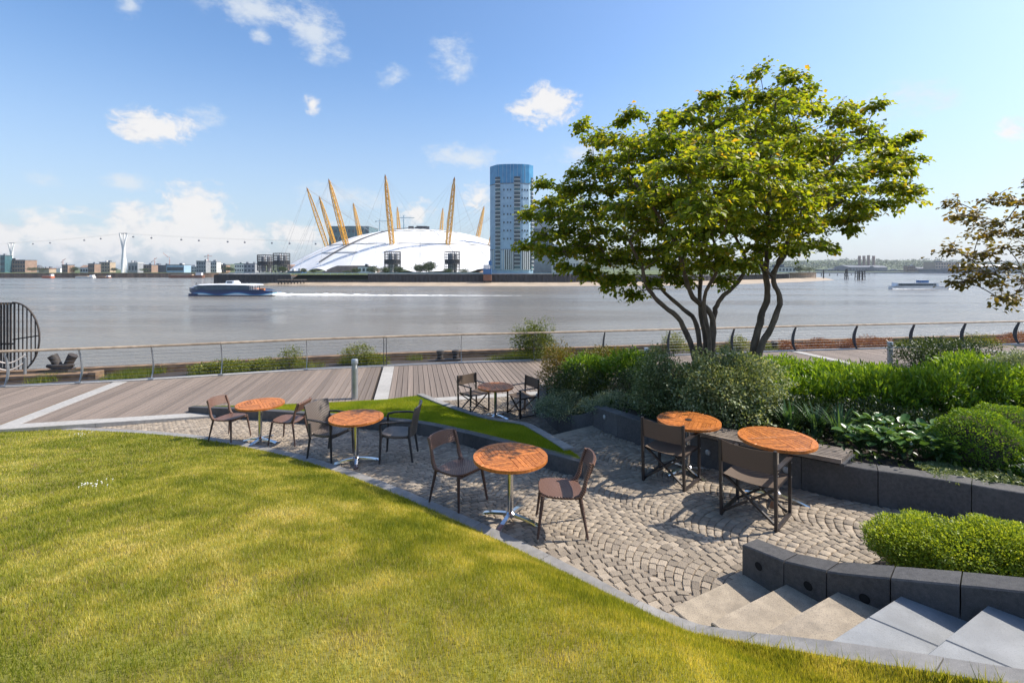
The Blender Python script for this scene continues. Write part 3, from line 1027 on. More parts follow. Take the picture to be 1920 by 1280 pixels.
for i in range(len(rail_pts) - 1):
    a, b = rail_pts[i], rail_pts[i + 1]; s = side_vec(rail_pts, i)
    if s.y < 0: s = -s
    dd_ = (b - a).normalized() * .004
    q0, q1 = a + dd_ - s * .06, b - dd_ - s * .06
    rings = []
    for q in (q0, q1):
        rings.append([tuple(q + s * x + Vector((0, 0, RH + z))) for x, z in ((-.065, -.035), (.065, -.035), (.072, -.01), (.06, .02), (.02, .032), (-.02, .032), (-.06, .02), (-.072, -.01))])
    MB().quadstrip(rings).build('handrail', 'rail_wood', railing)
for k in range(8):
    z = .14 + k * .108
    mb = MB()
    pts = []
    for i, p in enumerate(rail_pts):
        s = side_vec(rail_pts, i)
        if s.y < 0: s = -s
        b = .17 * math.sin(math.pi * ((z / (RH - .05)) ** .85))
        pts.append(p + s * (b - .06) + Vector((0, 0, z)))
    mb.tube(pts, .0035, 5).build('wire', 'steel_grey', railing)

# ---- quay ledge beyond the railing
led = [p + side_vec(rail_curve, i) * .1 for i, p in enumerate(rail_curve)]
ledo = [p + side_vec(rail_curve, i) * 2.3 for i, p in enumerate(rail_curve)]
qv = []
for a, b in zip(led, ledo):
    qv += [(a.x, a.y, -.06), (b.x, b.y, -.14), (b.x, b.y, WATER_Z - 1)]
n = len(led); fcs = []
for i in range(n - 1):
    fcs += [(3 * i, 3 * i + 3, 3 * i + 4, 3 * i + 1), (3 * i + 1, 3 * i + 4, 3 * i + 5, 3 * i + 2)]
tag(struct(np_mesh('quay_ledge', qv, fcs, 'soil')), 'overgrown old quay edge beyond the railing')
# heavy timber fender beam on the ledge
beams = thing('timber_fender', 'old brown timber baulks along the quay edge', 'timber')
o2 = [p + side_vec(rail_curve, i) * 1.95 for i, p in enumerate(rail_curve)]
pts_b = resample(o2, 3.2)
for i in range(len(pts_b) - 1):
    a, b = pts_b[i] + Vector((0, 0, -.02)), pts_b[i + 1] + Vector((0, 0, -.02)); dd_ = (b - a).normalized() * .02
    MB().bar(a + dd_, b - dd_, .36, .30).build('baulk', 'old_timber', beams)

# =================================================================== TABLES
def arc_pts(c, r, a0, a1, n):
    return [(c[0] + r * math.cos(a0 + (a1 - a0) * k / n), c[1] + r * math.sin(a0 + (a1 - a0) * k / n)) for k in range(n + 1)]


TR = .425


def make_table(label, cap=False):
    t = thing('bistro_table', label, 'table', group='round teak tables on the terrace')
    zt0, zt1 = .700, .735
    Ro = .352 / math.cos(math.pi / 8)
    octo = [(Ro * math.cos(math.pi / 8 + k * math.pi / 4), Ro * math.sin(math.pi / 8 + k * math.pi / 4)) for k in range(8)]
    top = bpy.data.objects.new('table_top', None); COL.objects.link(top); top.parent = t
    for k in range(8):
        a0 = math.pi / 8 + k * math.pi / 4; a1 = a0 + math.pi / 4
        outer = arc_pts((0, 0), TR, a0 + .004, a1 - .004, 7)
        inner = [(octo[(k + 1) % 8][0] * 1.006, octo[(k + 1) % 8][1] * 1.006), (octo[k][0] * 1.006, octo[k][1] * 1.006)]
        MB().prism(outer + inner, zt0, zt1, .004).build('rim', 'teak', top)
    octc = [(x * .994, y * .994) for x, y in octo]

    def piece(x0, x1, y0, y1, rot):
        poly = [(x0, y0), (x1, y0), (x1, y1), (x0, y1)]
        c, s = math.cos(rot), math.sin(rot)
        poly = [(x * c - y * s, x * s + y * c) for x, y in poly]
        for k in range(8):
            a = (k + 1) * math.pi / 4
            poly = clip_half(poly, math.cos(a), math.sin(a), .352 * .994)
            if len(poly) < 3: return
        ar = abs(sum(poly[i][0] * poly[(i + 1) % len(poly)][1] - poly[(i + 1) % len(poly)][0] * poly[i][1] for i in range(len(poly)))) / 2
        if ar < .0006: return
        MB().prism(poly, zt0 + .004, zt1 - .001, .002).build('slat', 'teak', top)
    g = .0022
    piece(-.4, .4, -.031 + g, .031 - g, 0)
    for sgn in (-1, 1):
        piece(-.031 + g, .031 - g, *(sorted((sgn * (.031 + g), sgn * .4))), 0)
    n = 6; w = (.352 - .031) / n
    for qx in (-1, 1):
        for qy in (-1, 1):
            for k in range(n):
                a, b = .031 + k * w + g, .031 + (k + 1) * w - g
                if qx * qy > 0:
                    xs = sorted((qx * (.031 + g), qx * .4)); ys = sorted((qy * a, qy * b))
                else:
                    xs = sorted((qx * a, qx * b)); ys = sorted((qy * (.031 + g), qy * .4))
                piece(xs[0], xs[1], ys[0], ys[1], 0)
    MB().box((0, 0, .692), (.5, .05, .014)).box((0, 0, .6915), (.05, .5, .013)).build('bracket', 'steel_dark', t)
    MB().lathe([(.034, .07), (.034, .68), (.05, .684), (.05, .688)], 20).build('column', 'chrome', t, True)
    MB().lathe([(.03, .045), (.055, .05), (.055, .085), (.04, .10), (.034, .105)], 20).build('hub', 'chrome', t, True)
    for k in range(4):
        a = math.pi / 4 + k * math.pi / 2
        rings = []
        for r, z, w_, h in ((.03, .066, .05, .034), (.12, .060, .058, .026), (.22, .045, .062, .022), (.31, .024, .066, .018), (.345, .016, .066, .014)):
            c = Vector((math.cos(a) * r, math.sin(a) * r, z)); s = Vector((-math.sin(a), math.cos(a), 0))
            rings.append([tuple(c - s * w_ / 2 - Vector((0, 0, h / 2))), tuple(c + s * w_ / 2 - Vector((0, 0, h / 2))), tuple(c + s * w_ * .4 + Vector((0, 0, h / 2))), tuple(c - s * w_ * .4 + Vector((0, 0, h / 2)))])
        ft = MB().quadstrip(rings).build('foot', 'chrome', t)
        MB().lathe([(.016, 0), (.016, .012)], 10, (math.cos(a) * .32, math.sin(a) * .32, 0)).build('glide', 'frame_dark', ft)
    if cap:
        MB().lathe([(.045, .736), (.045, .744), (.02, .75)], 16).build('hole_cap', 'frame_dark', t, True)
    return t


def tilt_to_patio(o):
    """stand the thing square on the sloping paving"""
    n = Vector((-.04, .0645, 1)).normalized()
    q = Vector((0, 0, 1)).rotation_difference(n) @ Matrix.Rotation(o.rotation_euler.z, 4, 'Z').to_quaternion()
    o.rotation_euler = q.to_euler()


TABLES = [('round slatted teak table between two brown woven chairs beside the lawn kerb', GP(957, 975), 20, False, True),
          ('round slatted teak table between the two dark woven armchairs', GP(668, 867), 62, False, True),
          ('round slatted teak table with brown chairs at the boardwalk end of the patio', GP(488, 829), 35, False, True),
          ('round slatted teak table with two folding chairs on the lower terrace', P(929, 783, LOWZ), 15, False, False),
          ('orange lit teak table with a dark parasol cap next to the bench', GP(1291, 886), 62, True, True),
          ('orange teak table half in shade at the lower end of the bench', GP(1456, 936), 8, False, True)]
t0 = None
for i, (lab, loc, rz, cap, tilt) in enumerate(TABLES):
    if t0 is None:
        t0 = make_table(lab); o = t0
    else:
        o = copy_tree(t0); o['label'] = lab
        if cap: MB().lathe([(.045, .736), (.045, .744), (.02, .75)], 16).build('hole_cap', 'frame_dark', o, True)
    o.location = loc + Vector((0, 0, .004)); o.rotation_euler = (0, 0, R(rz))


# =================================================================== CHAIRS (face +X locally)
def superellipse(a, b, n=24, e=3.2):
    out = []
    for k in range(n):
        t = 2 * math.pi * k / n; c, s = math.cos(t), math.sin(t)
        out.append((a * math.copysign(abs(c) ** (2 / e), c), b * math.copysign(abs(s) ** (2 / e), s)))
    return out


def woven_mat(name, a, b, sc):
    m = bpy.data.materials.new(name); m.use_nodes = True
    T = NT(m.node_tree); T.n.clear()
    out = T.node('ShaderNodeOutputMaterial'); bs = T.node('ShaderNodeBsdfPrincipled'); bs.inputs['Roughness'].default_value = .42
    co = T.node('ShaderNodeTexCoord').outputs['Object']
    s = T.node('ShaderNodeSeparateXYZ'); T.l.new(co, s.inputs[0])
    yy = T.math('MULTIPLY', s.outputs[1], sc); xz = T.math('MULTIPLY', T.math('SUBTRACT', s.outputs[0], s.outputs[2]), sc)
    w = T.math('MULTIPLY', T.math('SINE', yy), T.math('SINE', xz))
    h = T.math('ADD', T.math('MULTIPLY', w, .5), .5)
    T.l.new(T.ramp(h, [(.25, b), (.7, a)]), bs.inputs['Base Color'])
    bn = T.node('ShaderNodeBump'); bn.inputs['Strength'].default_value = .8; bn.inputs['Distance'].default_value = .006
    T.l.new(h, bn.inputs['Height']); T.l.new(bn.outputs[0], bs.inputs['Normal']); T.l.new(bs.outputs[0], out.inputs[0])
    MATS[name] = m


woven_mat('weave_brown', (.22, .115, .078), (.05, .025, .018), 210)
woven_mat('weave_dark', (.19, .15, .125), (.03, .024, .022), 180)


def seat_slab(wx, wy, z, th, dip, m, parent, name='seat', x0=0.0):
    pts = superellipse(wx, wy)
    mb = MB(); rings = []
    for (sc, dz) in ((.96, -th), (1.0, -th * .6), (1.0, -th * .2), (.97, 0), (.6, -dip * .6), (.2, -dip)):
        rings.append([(x0 + x * sc, y * sc, z + dz + .012 * (x / wx)) for x, y in pts])
    mb.quadstrip(rings)
    return mb.build(name, m, parent, True)


def make_side_chair(label):
    t = thing('woven_chair', label, 'chair', group='brown woven side chairs')
    seat_slab(.235, .235, .455, .03, .012, 'weave_brown', t)
    for s in (-1, 1):
        up = MB().tube([(-.14, s * .215, .435), (-.20, s * .222, .455), (-.235, s * .226, .52), (-.255, s * .226, .62), (-.285, s * .222, .72), (-.31, s * .215, .80)],
                       [.018, .026, .026, .020, .020, .017], 10).build('upright', 'weave_brown', t, True)
        for fx, (bx, by), tx in ((.19, (.245, .25), .19), (-.2, (-.275, .25), -.2)):
            lg = MB().tube([(fx, s * .20, .45), (fx + (bx - fx) * .5, s * (.20 + (by - .2) * .5), .24), (bx, s * by, .022)], [.021, .017, .0125], 10).build('leg', 'frame_dark' if False else 'rattan_brown', t, True)
            MB().lathe([(.0135, 0), (.0135, .024)], 10, (bx, s * by, 0)).build('foot_cap', 'foot_cap', lg, True)
    rings = []
    for k in range(13):
        y = -.222 + .444 * k / 12; c = 1 - (y / .222) ** 2
        xb = -.285 - .045 * c; zt = .80 + .02 * c; zb = .655 + .008 * c
        rings.append([(xb + .022, y, zb), (xb - .012 - .02, y, zt), (xb - .030 - .02, y, zt + .004), (xb - .046 - .015, y, zt - .02), (xb - .02 + .015, y, zb - .012)])
    MB().quadstrip(rings).build('backrest', 'weave_brown', t, True)
    MB().tube([(.2, -.2, .425), (.2, .2, .425)], .012, 8).tube([(-.2, -.2, .425), (-.2, .2, .425)], .012, 8).build('seat_frame', 'rattan_brown', t)
    return t


def make_arm_chair(label):
    t = thing('woven_armchair', label, 'chair', group='dark woven armchairs')
    seat_slab(.25, .245, .44, .045, .012, 'weave_dark', t)
    rings = []
    for k in range(11):
        z = .42 + .46 * k / 10; q = k / 10
        ring = []
        for j in range(13):
            y = (-.255 + .51 * j / 12) * (1 + .05 * q); c = 1 - (j / 6 - 1) ** 2
            ring.append((-.215 - .09 * q ** 1.3 - .05 * c, y, z + .012 * c * q))
        rings.append(ring + [(x - .028, y, z) for x, y, z in reversed(ring)])
    MB().quadstrip(rings).build('backrest', 'weave_dark', t, True)
    for s in (-1, 1):
        MB().tube([(-.265, s * .262, .665), (-.1, s * .285, .672), (.12, s * .285, .665), (.225, s * .275, .645), (.235, s * .27, .60)], [.02, .023, .024, .022, .019], 10, flat=.75).build('armrest', 'rattan_dark', t, True)
        MB().tube([(.235, s * .27, .625), (.225, s * .262, .44), (.245, s * .265, .01)], [.02, .021, .016], 10).build('leg', 'rattan_dark', t, True)
        MB().tube([(-.225, s * .24, .60), (-.215, s * .24, .42), (-.275, s * .25, .01)], [.02, .021, .016], 10).build('leg', 'rattan_dark', t, True)
    MB().tube([(.22, -.25, .405), (.22, .25, .405)], .016, 8).tube([(-.2, -.23, .405), (-.2, .23, .405)], .016, 8).build('seat_frame', 'rattan_dark', t)
    return t


def make_director(label):
    t = thing('director_chair', label, 'chair', group='folding director chairs')
    hw, hd = .28, .245
    for s in (-1, 1):
        y = s * hw
        MB().bar((-hd, y, .0), (-hd - .035, y, .86), .03, .034, up=(1, 0, 0)).build('rear_post', 'frame_dark', t)
        MB().bar((hd, y, .0), (hd, y, .645), .03, .034, up=(1, 0, 0)).build('front_post', 'frame_dark', t)
        MB().bar((-hd + .018, y, .03), (hd - .018, y, .03), .032, .03).build('base_rail', 'frame_dark', t)
        MB().bar((-hd - .01, y, .655), (hd + .03, y, .655), .048, .018).build('armrest', 'frame_dark', t)
        MB().bar((-hd + .02, y * .93, .44), (hd - .02, y * .93, .44), .024, .026).build('seat_rail', 'frame_dark', t)
        for x in (-hd, hd):
            for z in (.44, .60):
                MB().tube([(x, y + s * .013, z), (x, y + s * .021, z)], .008, 8).build('bolt', 'bolt', t)
    for x in (-hd + .045, hd - .045):
        for s in (-1, 1):
            xx = x + s * .014
            MB().bar((xx, -s * (hw - .02), .045), (xx, s * (hw - .02), .43), .022, .028, up=(1, 0, 0)).build('cross_brace', 'frame_dark', t)
        MB().tube([(x - .03, 0, .2375), (x + .03, 0, .2375)], .009, 8).build('bolt', 'bolt', t)
    rings = []
    for k in range(13):
        y = -hw + .012 + (2 * hw - .024) * k / 12; sag = .03 * (1 - (y / hw) ** 2)
        rings.append([(-hd + .02, y, .462 - sag), (hd + .01, y, .462 - sag), (hd + .01, y, .457 - sag), (-hd + .02, y, .457 - sag)])
    MB().quadstrip(rings).build('seat', 'mesh_fabric', t, True)
    rings = []
    for k in range(13):
        y = -hw - .018 + (2 * hw + .036) * k / 12; bow = .045 * (1 - (y / (hw + .018)) ** 2); dz = .02 * (1 - (y / (hw + .018)) ** 2)
        xb = -hd - .03 - bow
        rings.append([(xb + .018, y, .61), (xb - .002, y, .858 - dz), (xb - .008, y, .858 - dz), (xb + .012, y, .61)])
    MB().quadstrip(rings).build('backrest', 'mesh_fabric', t, True)
    return t


def put(o, x, y, z, fx, fy):
    o.location = (x, y, z); o.rotation_euler = (0, 0, math.atan2(fy, fx))


sc0 = make_side_chair('brown woven chair at the front teak table with its back to the grass wedge')
SIDE = [(sc0, None, -.66, 6.05, .76, -.62),
        (None, 'brown woven chair beside the front teak table, sunlit seat crossed by a shadow', .52, 5.27, -1, .03),
        (None, 'brown woven chair at the far end of the patio with its back to the boardwalk', -5.5, 9.45, .97, -.22),
        (None, 'brown woven chair between the far patio table and a dark armchair', -4.2, 9.08, -.98, .1)]
for (o, lab, x, y, fx, fy) in SIDE:
    if o is None:
        o = copy_tree(sc0); o['label'] = lab
    put(o, x, y, patio_z(x, y) + .004, fx, fy)
ac0 = make_arm_chair('dark woven armchair with its tall back towards the boardwalk')
ARM = [(ac0, None, -3.05, 8.15, .93, -.36), (None, 'dark woven armchair in front of the low granite wall of the grass wedge', -1.86, 7.92, -1, -.03)]
for (o, lab, x, y, fx, fy) in ARM:
    if o is None:
        o = copy_tree(ac0); o['label'] = lab
    put(o, x, y, patio_z(x, y) + .004, fx, fy)
dc0 = make_director('folding director chair pushed to the teak table with the parasol cap')
DIR = [(dc0, None, 2.14, 6.5, .67, .74, None), (None, 'folding director chair at the half shaded teak table', 2.72, 5.40, .70, .715, None),
       (None, 'folding director chair on the lower terrace beside the grass wedge', -.94, 11.86, .67, -.74, LOWZ),
       (None, 'folding director chair on the lower terrace next to the planter shrubs', .25, 11.6, -.85, -.53, LOWZ)]
for (o, lab, x, y, fx, fy, z) in DIR:
    if o is None:
        o = copy_tree(dc0); o['label'] = lab
    put(o, x, y, (patio_z(x, y) if z is None else z) + .006, fx, fy)

# =================================================================== STREET FURNITURE ON THE BOARDWALK
def light_bollard(loc, label, h=.98):
    t = thing('bollard_light', label, 'bollard', loc, group='steel bollard lights')
    MB().lathe([(.085, 0), (.085, h - .24)], 24).build('post', 'steel_grey', t, True)
    MB().lathe([(.058, h - .24), (.058, h - .12)], 20).build('lamp', 'lamp_glass', t, True)
    for k in range(4):
        a = k * math.pi / 2 + .4
        MB().box((.07 * math.cos(a), .07 * math.sin(a), h - .18), (.012, .03, .12), a).build('rib', 'steel_grey', t)
    MB().lathe([(.088, h - .12), (.088, h - .015), (.08, h), (.02, h + .002)], 24).build('cap', 'steel_grey', t, True)


light_bollard(P(665, 747, 0.0), 'round steel bollard light on the boardwalk behind the grass wedge', 1.06)
light_bollard(P(1669, 694, 0.0), 'steel bollard light on the boardwalk behind the dark shrub', .98)
b3 = AT(1213, 653, 15.2); light_bollard((b3.x, b3.y, .0), 'steel bollard light mostly hidden behind the planter shrubs', 1.0)

# mooring gear on the quay edge
q = P(118, 704, -.05)
t = thing('mooring_bitt', 'heavy black iron mooring bitt with two horns on timber blocks', 'bollard', (q.x, q.y, -.1), R(12))
MB().box((0, 0, .12), (1.0, .5, .14)).build('base_block', 'iron_black', t)
MB().box((-.05, 0, .23), (.62, .42, .10)).build('plinth', 'iron_black', t)
for s in (-1, 1):
    MB().tube([(s * .10, 0, .26), (s * .15, 0, .42), (s * .24, 0, .62), (s * .30, 0, .72)], [.15, .12, .13, .14], 12).build('horn', 'iron_black', t, True)
MB().tube([(-.42, -.05, .40), (-.2, -.05, .36), (.2, -.05, .36), (.34, -.05, .40)], [.05, .10, .10, .05], 10).build('crossbar', 'iron_black', t, True)
tb = thing('timber_block', 'squared brown timber block under the iron mooring bitt', 'timber', (q.x + .1, q.y - .35, -.16), R(12))
MB().box((-.3, 0, .12), (2.6, .4, .26)).build('baulk', 'old_timber', tb)
MB().box((1.12, .0, .13), (.22, .46, .30)).build('end_block', 'old_timber', tb)
for (px, py, lab, sc) in ((840, 676, 'pair of small iron mooring posts on the quay edge', 1.0), (1441, 657, 'iron mooring post pair partly hidden by the tree trunk', 1.0)):
    q = P(px, py, -.1)
    t = thing('mooring_posts', lab, 'bollard', (q.x, q.y, -.12), R(10))
    MB().box((0, 0, .04), (.95, .34, .10)).build('base_plate', 'iron_black', t)
    for s in (-1, 1):
        MB().lathe([(.12, .09), (.11, .30), (.15, .34), (.15, .40), (.10, .43)], 14, (s * .3, 0, 0)).build('post', 'iron_black', t, True)

# security gate with half-round fan
gq = P(24, 712, -.05)
GY = gq.y + 1.0
t = thing('pier_gate', 'black steel pier gate with half round fan of bars', 'gate', (0, 0, 0))
zt = AT(0, 567, GY).z; zb = -.4
for px in np.arange(-70, 25, 6.0):
    p = AT(px, 567, GY); MB().bar((p.x, GY, zb), (p.x, GY, zt), .035, .05, up=(0, 1, 0)).build('bar', 'iron_black', t)
pL, pR = AT(24, 567, GY), AT(74, 567, GY); rx = pR.x - pL.x; cz_ = (zt + AT(0, 700, GY).z) / 2; rz_ = (zt - AT(0, 700, GY).z) / 2
MB().tube([(pL.x + rx * math.sin(a), GY, cz_ + rz_ * math.cos(a)) for a in [math.pi * k / 24 for k in range(25)]], .028, 8).build('fan_rim', 'iron_black', t, True)
for k in range(6):
    x = rx * (k + .4) / 6.4; hh_ = rz_ * math.sqrt(max(0, 1 - (x / rx) ** 2))
    MB().bar((pL.x + x, GY, cz_ - hh_), (pL.x + x, GY, cz_ + hh_), .022 if k else .045, .03, up=(0, 1, 0)).build('bar', 'iron_black', t)
MB().bar((pL.x, GY, cz_ - .05), (pR.x - .02, GY, cz_ + .08), .03, .04).build('fan_rail', 'iron_black', t)
for z in (zt - .03, cz_ - .2, .1):
    a = AT(-70, 567, GY); MB().bar((a.x, GY + .03, z), (pL.x, GY + .03, z), .03, .05).build('rail', 'iron_black', t)
# swagged white ropes near the gate
t = thing('white_ropes', 'white rope swags hanging from a short post beside the pier gate', 'rope', (0, 0, 0))
pp = AT(47, 650, GY - .8); MB().lathe([(.04, -.3), (.04, .62)], 10, (pp.x, pp.y, 0)).build('post', 'steel_grey', t, True)
for z0_, z1_ in ((.40, .15), (.62, .42), (-.0, -.2)):
    a = Vector((pp.x, pp.y, z0_ + .1)); b = AT(-10, 650, GY - 1.2); b.z = z0_
    pts = [a.lerp(b, k / 10) - Vector((0, 0, .18 * math.sin(math.pi * k / 10))) for k in range(11)]
    MB().tube(pts, .022, 8).build('rope', 'rope', t, True)

# =================================================================== PLANTS
def leaf_cloud(c, rad, n, ln, wd, up=.6, out=.8, shell=.55, rough=.22, seed=0, tmean=.5, tsd=.22, top_light=.0, flat_bottom=False):
    """leaf arrays filling a lumpy ellipsoid"""
    c = np.array(c, float); rad = np.array(rad, float)
    dirs = rnd_dirs(n)
    if flat_bottom:
        dirs[:, 2] = np.where(dirs[:, 2] < -.35, -dirs[:, 2], dirs[:, 2])
    lob = 1 + rough * (np.sin(dirs[:, 0] * 5 + seed) * np.sin(dirs[:, 1] * 6 + 1.7 * seed) + .6 * np.sin(dirs[:, 2] * 9 + seed * .6 + dirs[:, 0] * 7))
    rr = (shell + (1 - shell) * RNG.random(n) ** .6) * lob
    pos = c + dirs * rad * rr[:, None]
    ax = dirs * out + rnd_dirs(n) * .7 + np.array([0, 0, up]) * RNG.random(n)[:, None]
    nr = rnd_dirs(n) * .7 + np.array([0, 0, 1.0]) + dirs * .5
    L = ln * RNG.uniform(.6, 1.25, n); Wd = wd * RNG.uniform(.7, 1.2, n)
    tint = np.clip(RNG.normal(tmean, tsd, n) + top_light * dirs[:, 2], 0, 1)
    return leaf_arrays(pos, ax, nr, L, Wd, tint)


def join_arr(parts):
    vs, fs, ts = [], [], []; b = 0
    for v, f, t in parts:
        vs.append(v); fs.append(f + b); ts.append(t); b += len(v)
    return np.concatenate(vs), np.concatenate(fs), np.concatenate(ts)


def shrub(name, label, c, rad, base_z, m, n, ln, wd, cat='shrub', group=None, lobes=5, **kw):
    t = thing(name, label, cat, (c[0], c[1], base_z), group=group)
    parts = []
    cc = Vector((0, 0, c[2] - base_z))
    rs = random.Random(hash(label) % 9999 if False else int(abs(c[0] * 100 + c[1] * 37)))
    n = int(n * 1.35)
    parts.append(leaf_cloud(cc, [r * .82 for r in rad], n // 2, ln, wd, seed=rs.random() * 9, shell=.3, **kw))
    for k in range(lobes):
        a = 2 * math.pi * k / lobes + rs.uniform(-.4, .4); q = rs.uniform(.35, .62)
        oc = (cc.x + math.cos(a) * rad[0] * q, cc.y + math.sin(a) * rad[1] * q, cc.z + rad[2] * (rs.uniform(-.1, .40) if k % 2 else rs.uniform(-.62, -.2)))
        parts.append(leaf_cloud(oc, [r * rs.uniform(.46, .60) for r in rad], n // (2 * lobes), ln, wd, seed=rs.random() * 9, shell=.5, **kw))
    v, f, tt = join_arr(parts)
    low = v[:, 2] < .01
    v[low, 2] = .01 + RNG.random(low.sum()) * .04
    np_mesh('foliage', v, f, m, t, tint=tt)
    mb = MB()
    for k in range(5):
        a = rs.uniform(0, 6.28); q = rs.uniform(.3, .6)
        mb.tube([(math.cos(a) * .03, math.sin(a) * .03, -.03), (math.cos(a) * rad[0] * q * .5, math.sin(a) * rad[1] * q * .5, cc.z * .7), (math.cos(a) * rad[0] * q, math.sin(a) * rad[1] * q, cc.z + rad[2] * .4)], [.014, .010, .005], 6)
    mb.build('stem', 'bark', t, True)
    return t


def pshrub(name, label, px, ytop, ybot, wpx, Y, m, n, ln, wd, depth=None, group=None, **kw):
    sc = Y / F
    x = (px - 960) * sc; rx = wpx * sc / 2
    zt = CZ - (ytop - HZ) * sc; zb = CZ - (ybot - HZ) * sc
    bz = soil_z(x, Y) if zb < 2 else zb
    bz = max(min(bz, zb + .3), zb - .5)
    rz = (zt - zb) / 2
    return shrub(name, label, (x, Y, (zt + zb) / 2), (rx, depth or rx, rz * 1.05), bz, m, n, ln, wd, group=group, **kw)


VG = 'shrubs in the raised planter'
pshrub('variegated_bush', 'large rounded cream variegated bush in front of the tree stems', 1358, 650, 792, 205, 7.9, 'leaf_varieg', 22000, .052, .03, group=VG, lobes=8, tsd=.28)
pshrub('variegated_bush', 'smaller grey variegated bush beside the large one', 1236, 655, 790, 125, 8.8, 'leaf_varieg', 12000, .05, .026, group=VG, tmean=.45, tsd=.25)
pshrub('silver_shrub', 'low silver leaved shrub at the rounded end of the planter', 1058, 730, 788, 120, 10.5, 'leaf_silver', 6500, .045, .02, group=VG, tsd=.25)
pshrub('silver_shrub', 'low silver leaved shrub beside the wall near the step', 1152, 737, 780, 120, 9.6, 'leaf_silver', 6000, .04, .02, group=VG, tsd=.25)
pshrub('green_shrub', 'dark leafy shrub behind the silver ones', 1085, 682, 765, 140, 11.2, 'leaf_dark', 6000, .06, .026, group=VG, tmean=.55)
pshrub('dark_mound', 'dark clipped mound between green and variegated shrubs', 1178, 688, 760, 80, 10.4, 'leaf_dark', 5000, .03, .018, group=VG, tmean=.4)
pshrub('spotted_laurel', 'bright green leafy shrub behind the dark mound', 1178, 655, 720, 120, 11.7, 'leaf_laurel', 3200, .10, .032, group=VG, up=1.2, tmean=.6)
pshrub('spotted_laurel', 'bright green leafy shrub near the rounded planter end', 1100, 660, 725, 110, 12.1, 'leaf_laurel', 3000, .10, .032, group=VG, up=1.2, tmean=.6)
pshrub('bronze_shrub', 'orange and bronze tinted shrub at the boardwalk end of the planter', 1052, 640, 745, 90, 12.7, 'leaf_orange', 4500, .06, .03, group=VG, tmean=.55)
pshrub('bronze_shrub', 'bronze leaved shrub in front of the hidden bollard light', 1140, 648, 690, 120, 13.3, 'leaf_orange', 3000, .06, .03, group=VG, tmean=.4)
LG = 'bright laurel shrubs'
lau = [(1478, 690, 800, 150, 8.6, 'first of its row, beside the large variegated bush'), (1570, 690, 800, 150, 8.3, 'in the row behind the iris clumps'), (1655, 688, 795, 150, 8.0, 'in the row behind the broad leaved plants'),
       (1745, 680, 790, 150, 7.9, 'in the row left of the clipped balls'), (1835, 672, 785, 150, 8.0, 'in the row behind the upper clipped ball'), (1920, 680, 800, 150, 8.0, 'last of the row, behind the silver shrub')]
for (px, a, b, w, Y, tx) in lau:
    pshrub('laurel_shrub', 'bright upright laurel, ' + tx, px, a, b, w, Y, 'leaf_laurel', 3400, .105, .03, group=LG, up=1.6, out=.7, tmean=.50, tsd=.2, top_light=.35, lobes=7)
for (px, a, b, w, Y, tx) in [(1470, 668, 715, 130, 11.2, 'behind the tree with two leaning trunks'), (1560, 676, 722, 130, 10.6, 'at the boardwalk edge below the bollard light'), (1650, 682, 730, 130, 10.2, 'at the boardwalk edge beside the bollard light'), (1835, 664, 712, 150, 10.0, 'below the dark broad shrub')]:
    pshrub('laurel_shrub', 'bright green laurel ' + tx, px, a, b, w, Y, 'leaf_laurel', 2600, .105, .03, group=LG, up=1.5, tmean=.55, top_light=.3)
pshrub('dark_evergreen', 'dark spreading evergreen shrub beside the boardwalk bollard light', 1778, 630, 705, 190, 11.4, 'leaf_dark', 8500, .06, .026, group=VG, tmean=.5, tsd=.25, lobes=8)
pshrub('silver_shrub', 'pale silver shrub at the outer end behind the laurels', 1915, 655, 720, 110, 9.0, 'leaf_silver', 5000, .05, .02, group=VG)
for (px, a, b, w, Y, tx) in [(1500, 745, 800, 160, 7.6, 'behind the iris clumps'), (1640, 750, 815, 170, 7.2, 'behind the broad leaved plants'), (1745, 770, 830, 120, 6.9, 'left of the clipped balls')]:
    pshrub('laurel_shade_plant', 'low filler plant darkened as shade of the laurels, ' + tx, px, a, b, w, Y, 'leaf_dark', 3800, .06, .024, group=VG, tmean=.3, tsd=.18)  # filler plants whose dark colour stands in for shade under the laurels
BALLS = []
for (px, yt, yb, w, Y, tx) in [(1832, 772, 905, 140, 5.8, 'clipped round box ball in front of the laurels'), (1882, 762, 862, 140, 6.6, 'clipped box ball behind the front one'), (1940, 838, 935, 120, 5.45, 'smallest clipped box ball at the outer wall end')]:
    BALLS.append((tx, px, yt, yb, w, Y))
for (px, yt, yb, w, Y, tx) in [(1800, 898, 935, 110, 5.35, 'low cream edged ground plant below the front box ball'), (1890, 912, 950, 110, 5.1, 'low cream edged ground plant on the outer wall top')]:
    pshrub('variegated_groundcover', tx, px, yt, yb, w, Y, 'leaf_varieg', 5000, .03, .016, group=VG, tmean=.4)


gx = RNG.uniform(1.2, 14, 60000); gy = RNG.uniform(3, 16.5, 60000)
fpoly = [(p.x, p.y) for p in front] + [(p.x, p.y) for p in reversed(back)]
okg = in_poly(gx, gy, fpoly) & (gy < 14.5); gx, gy = gx[okg][:26000], gy[okg][:26000]
gz = np.array([soil_z(a_, b_) for a_, b_ in zip(gx, gy)]) + RNG.random(len(gx)) ** 2 * .22 * (.3 + value_noise(gx + 20, gy + 20, .5, 12))
n_ = len(gx)
v_, f_, t_ = leaf_arrays(np.stack([gx, gy, gz], 1), rnd_dirs(n_) + [0, 0, .25], rnd_dirs(n_) * .6 + [0, 0, 1], RNG.uniform(.05, .10, n_), RNG.uniform(.03, .055, n_), np.clip(RNG.normal(.4, .25, n_), 0, 1))
tag(np_mesh('bed_groundcover', v_, f_, 'leaf_dark', tint=t_), 'dark creeping ground cover between the planter shrubs', 'ground cover', kind='stuff')


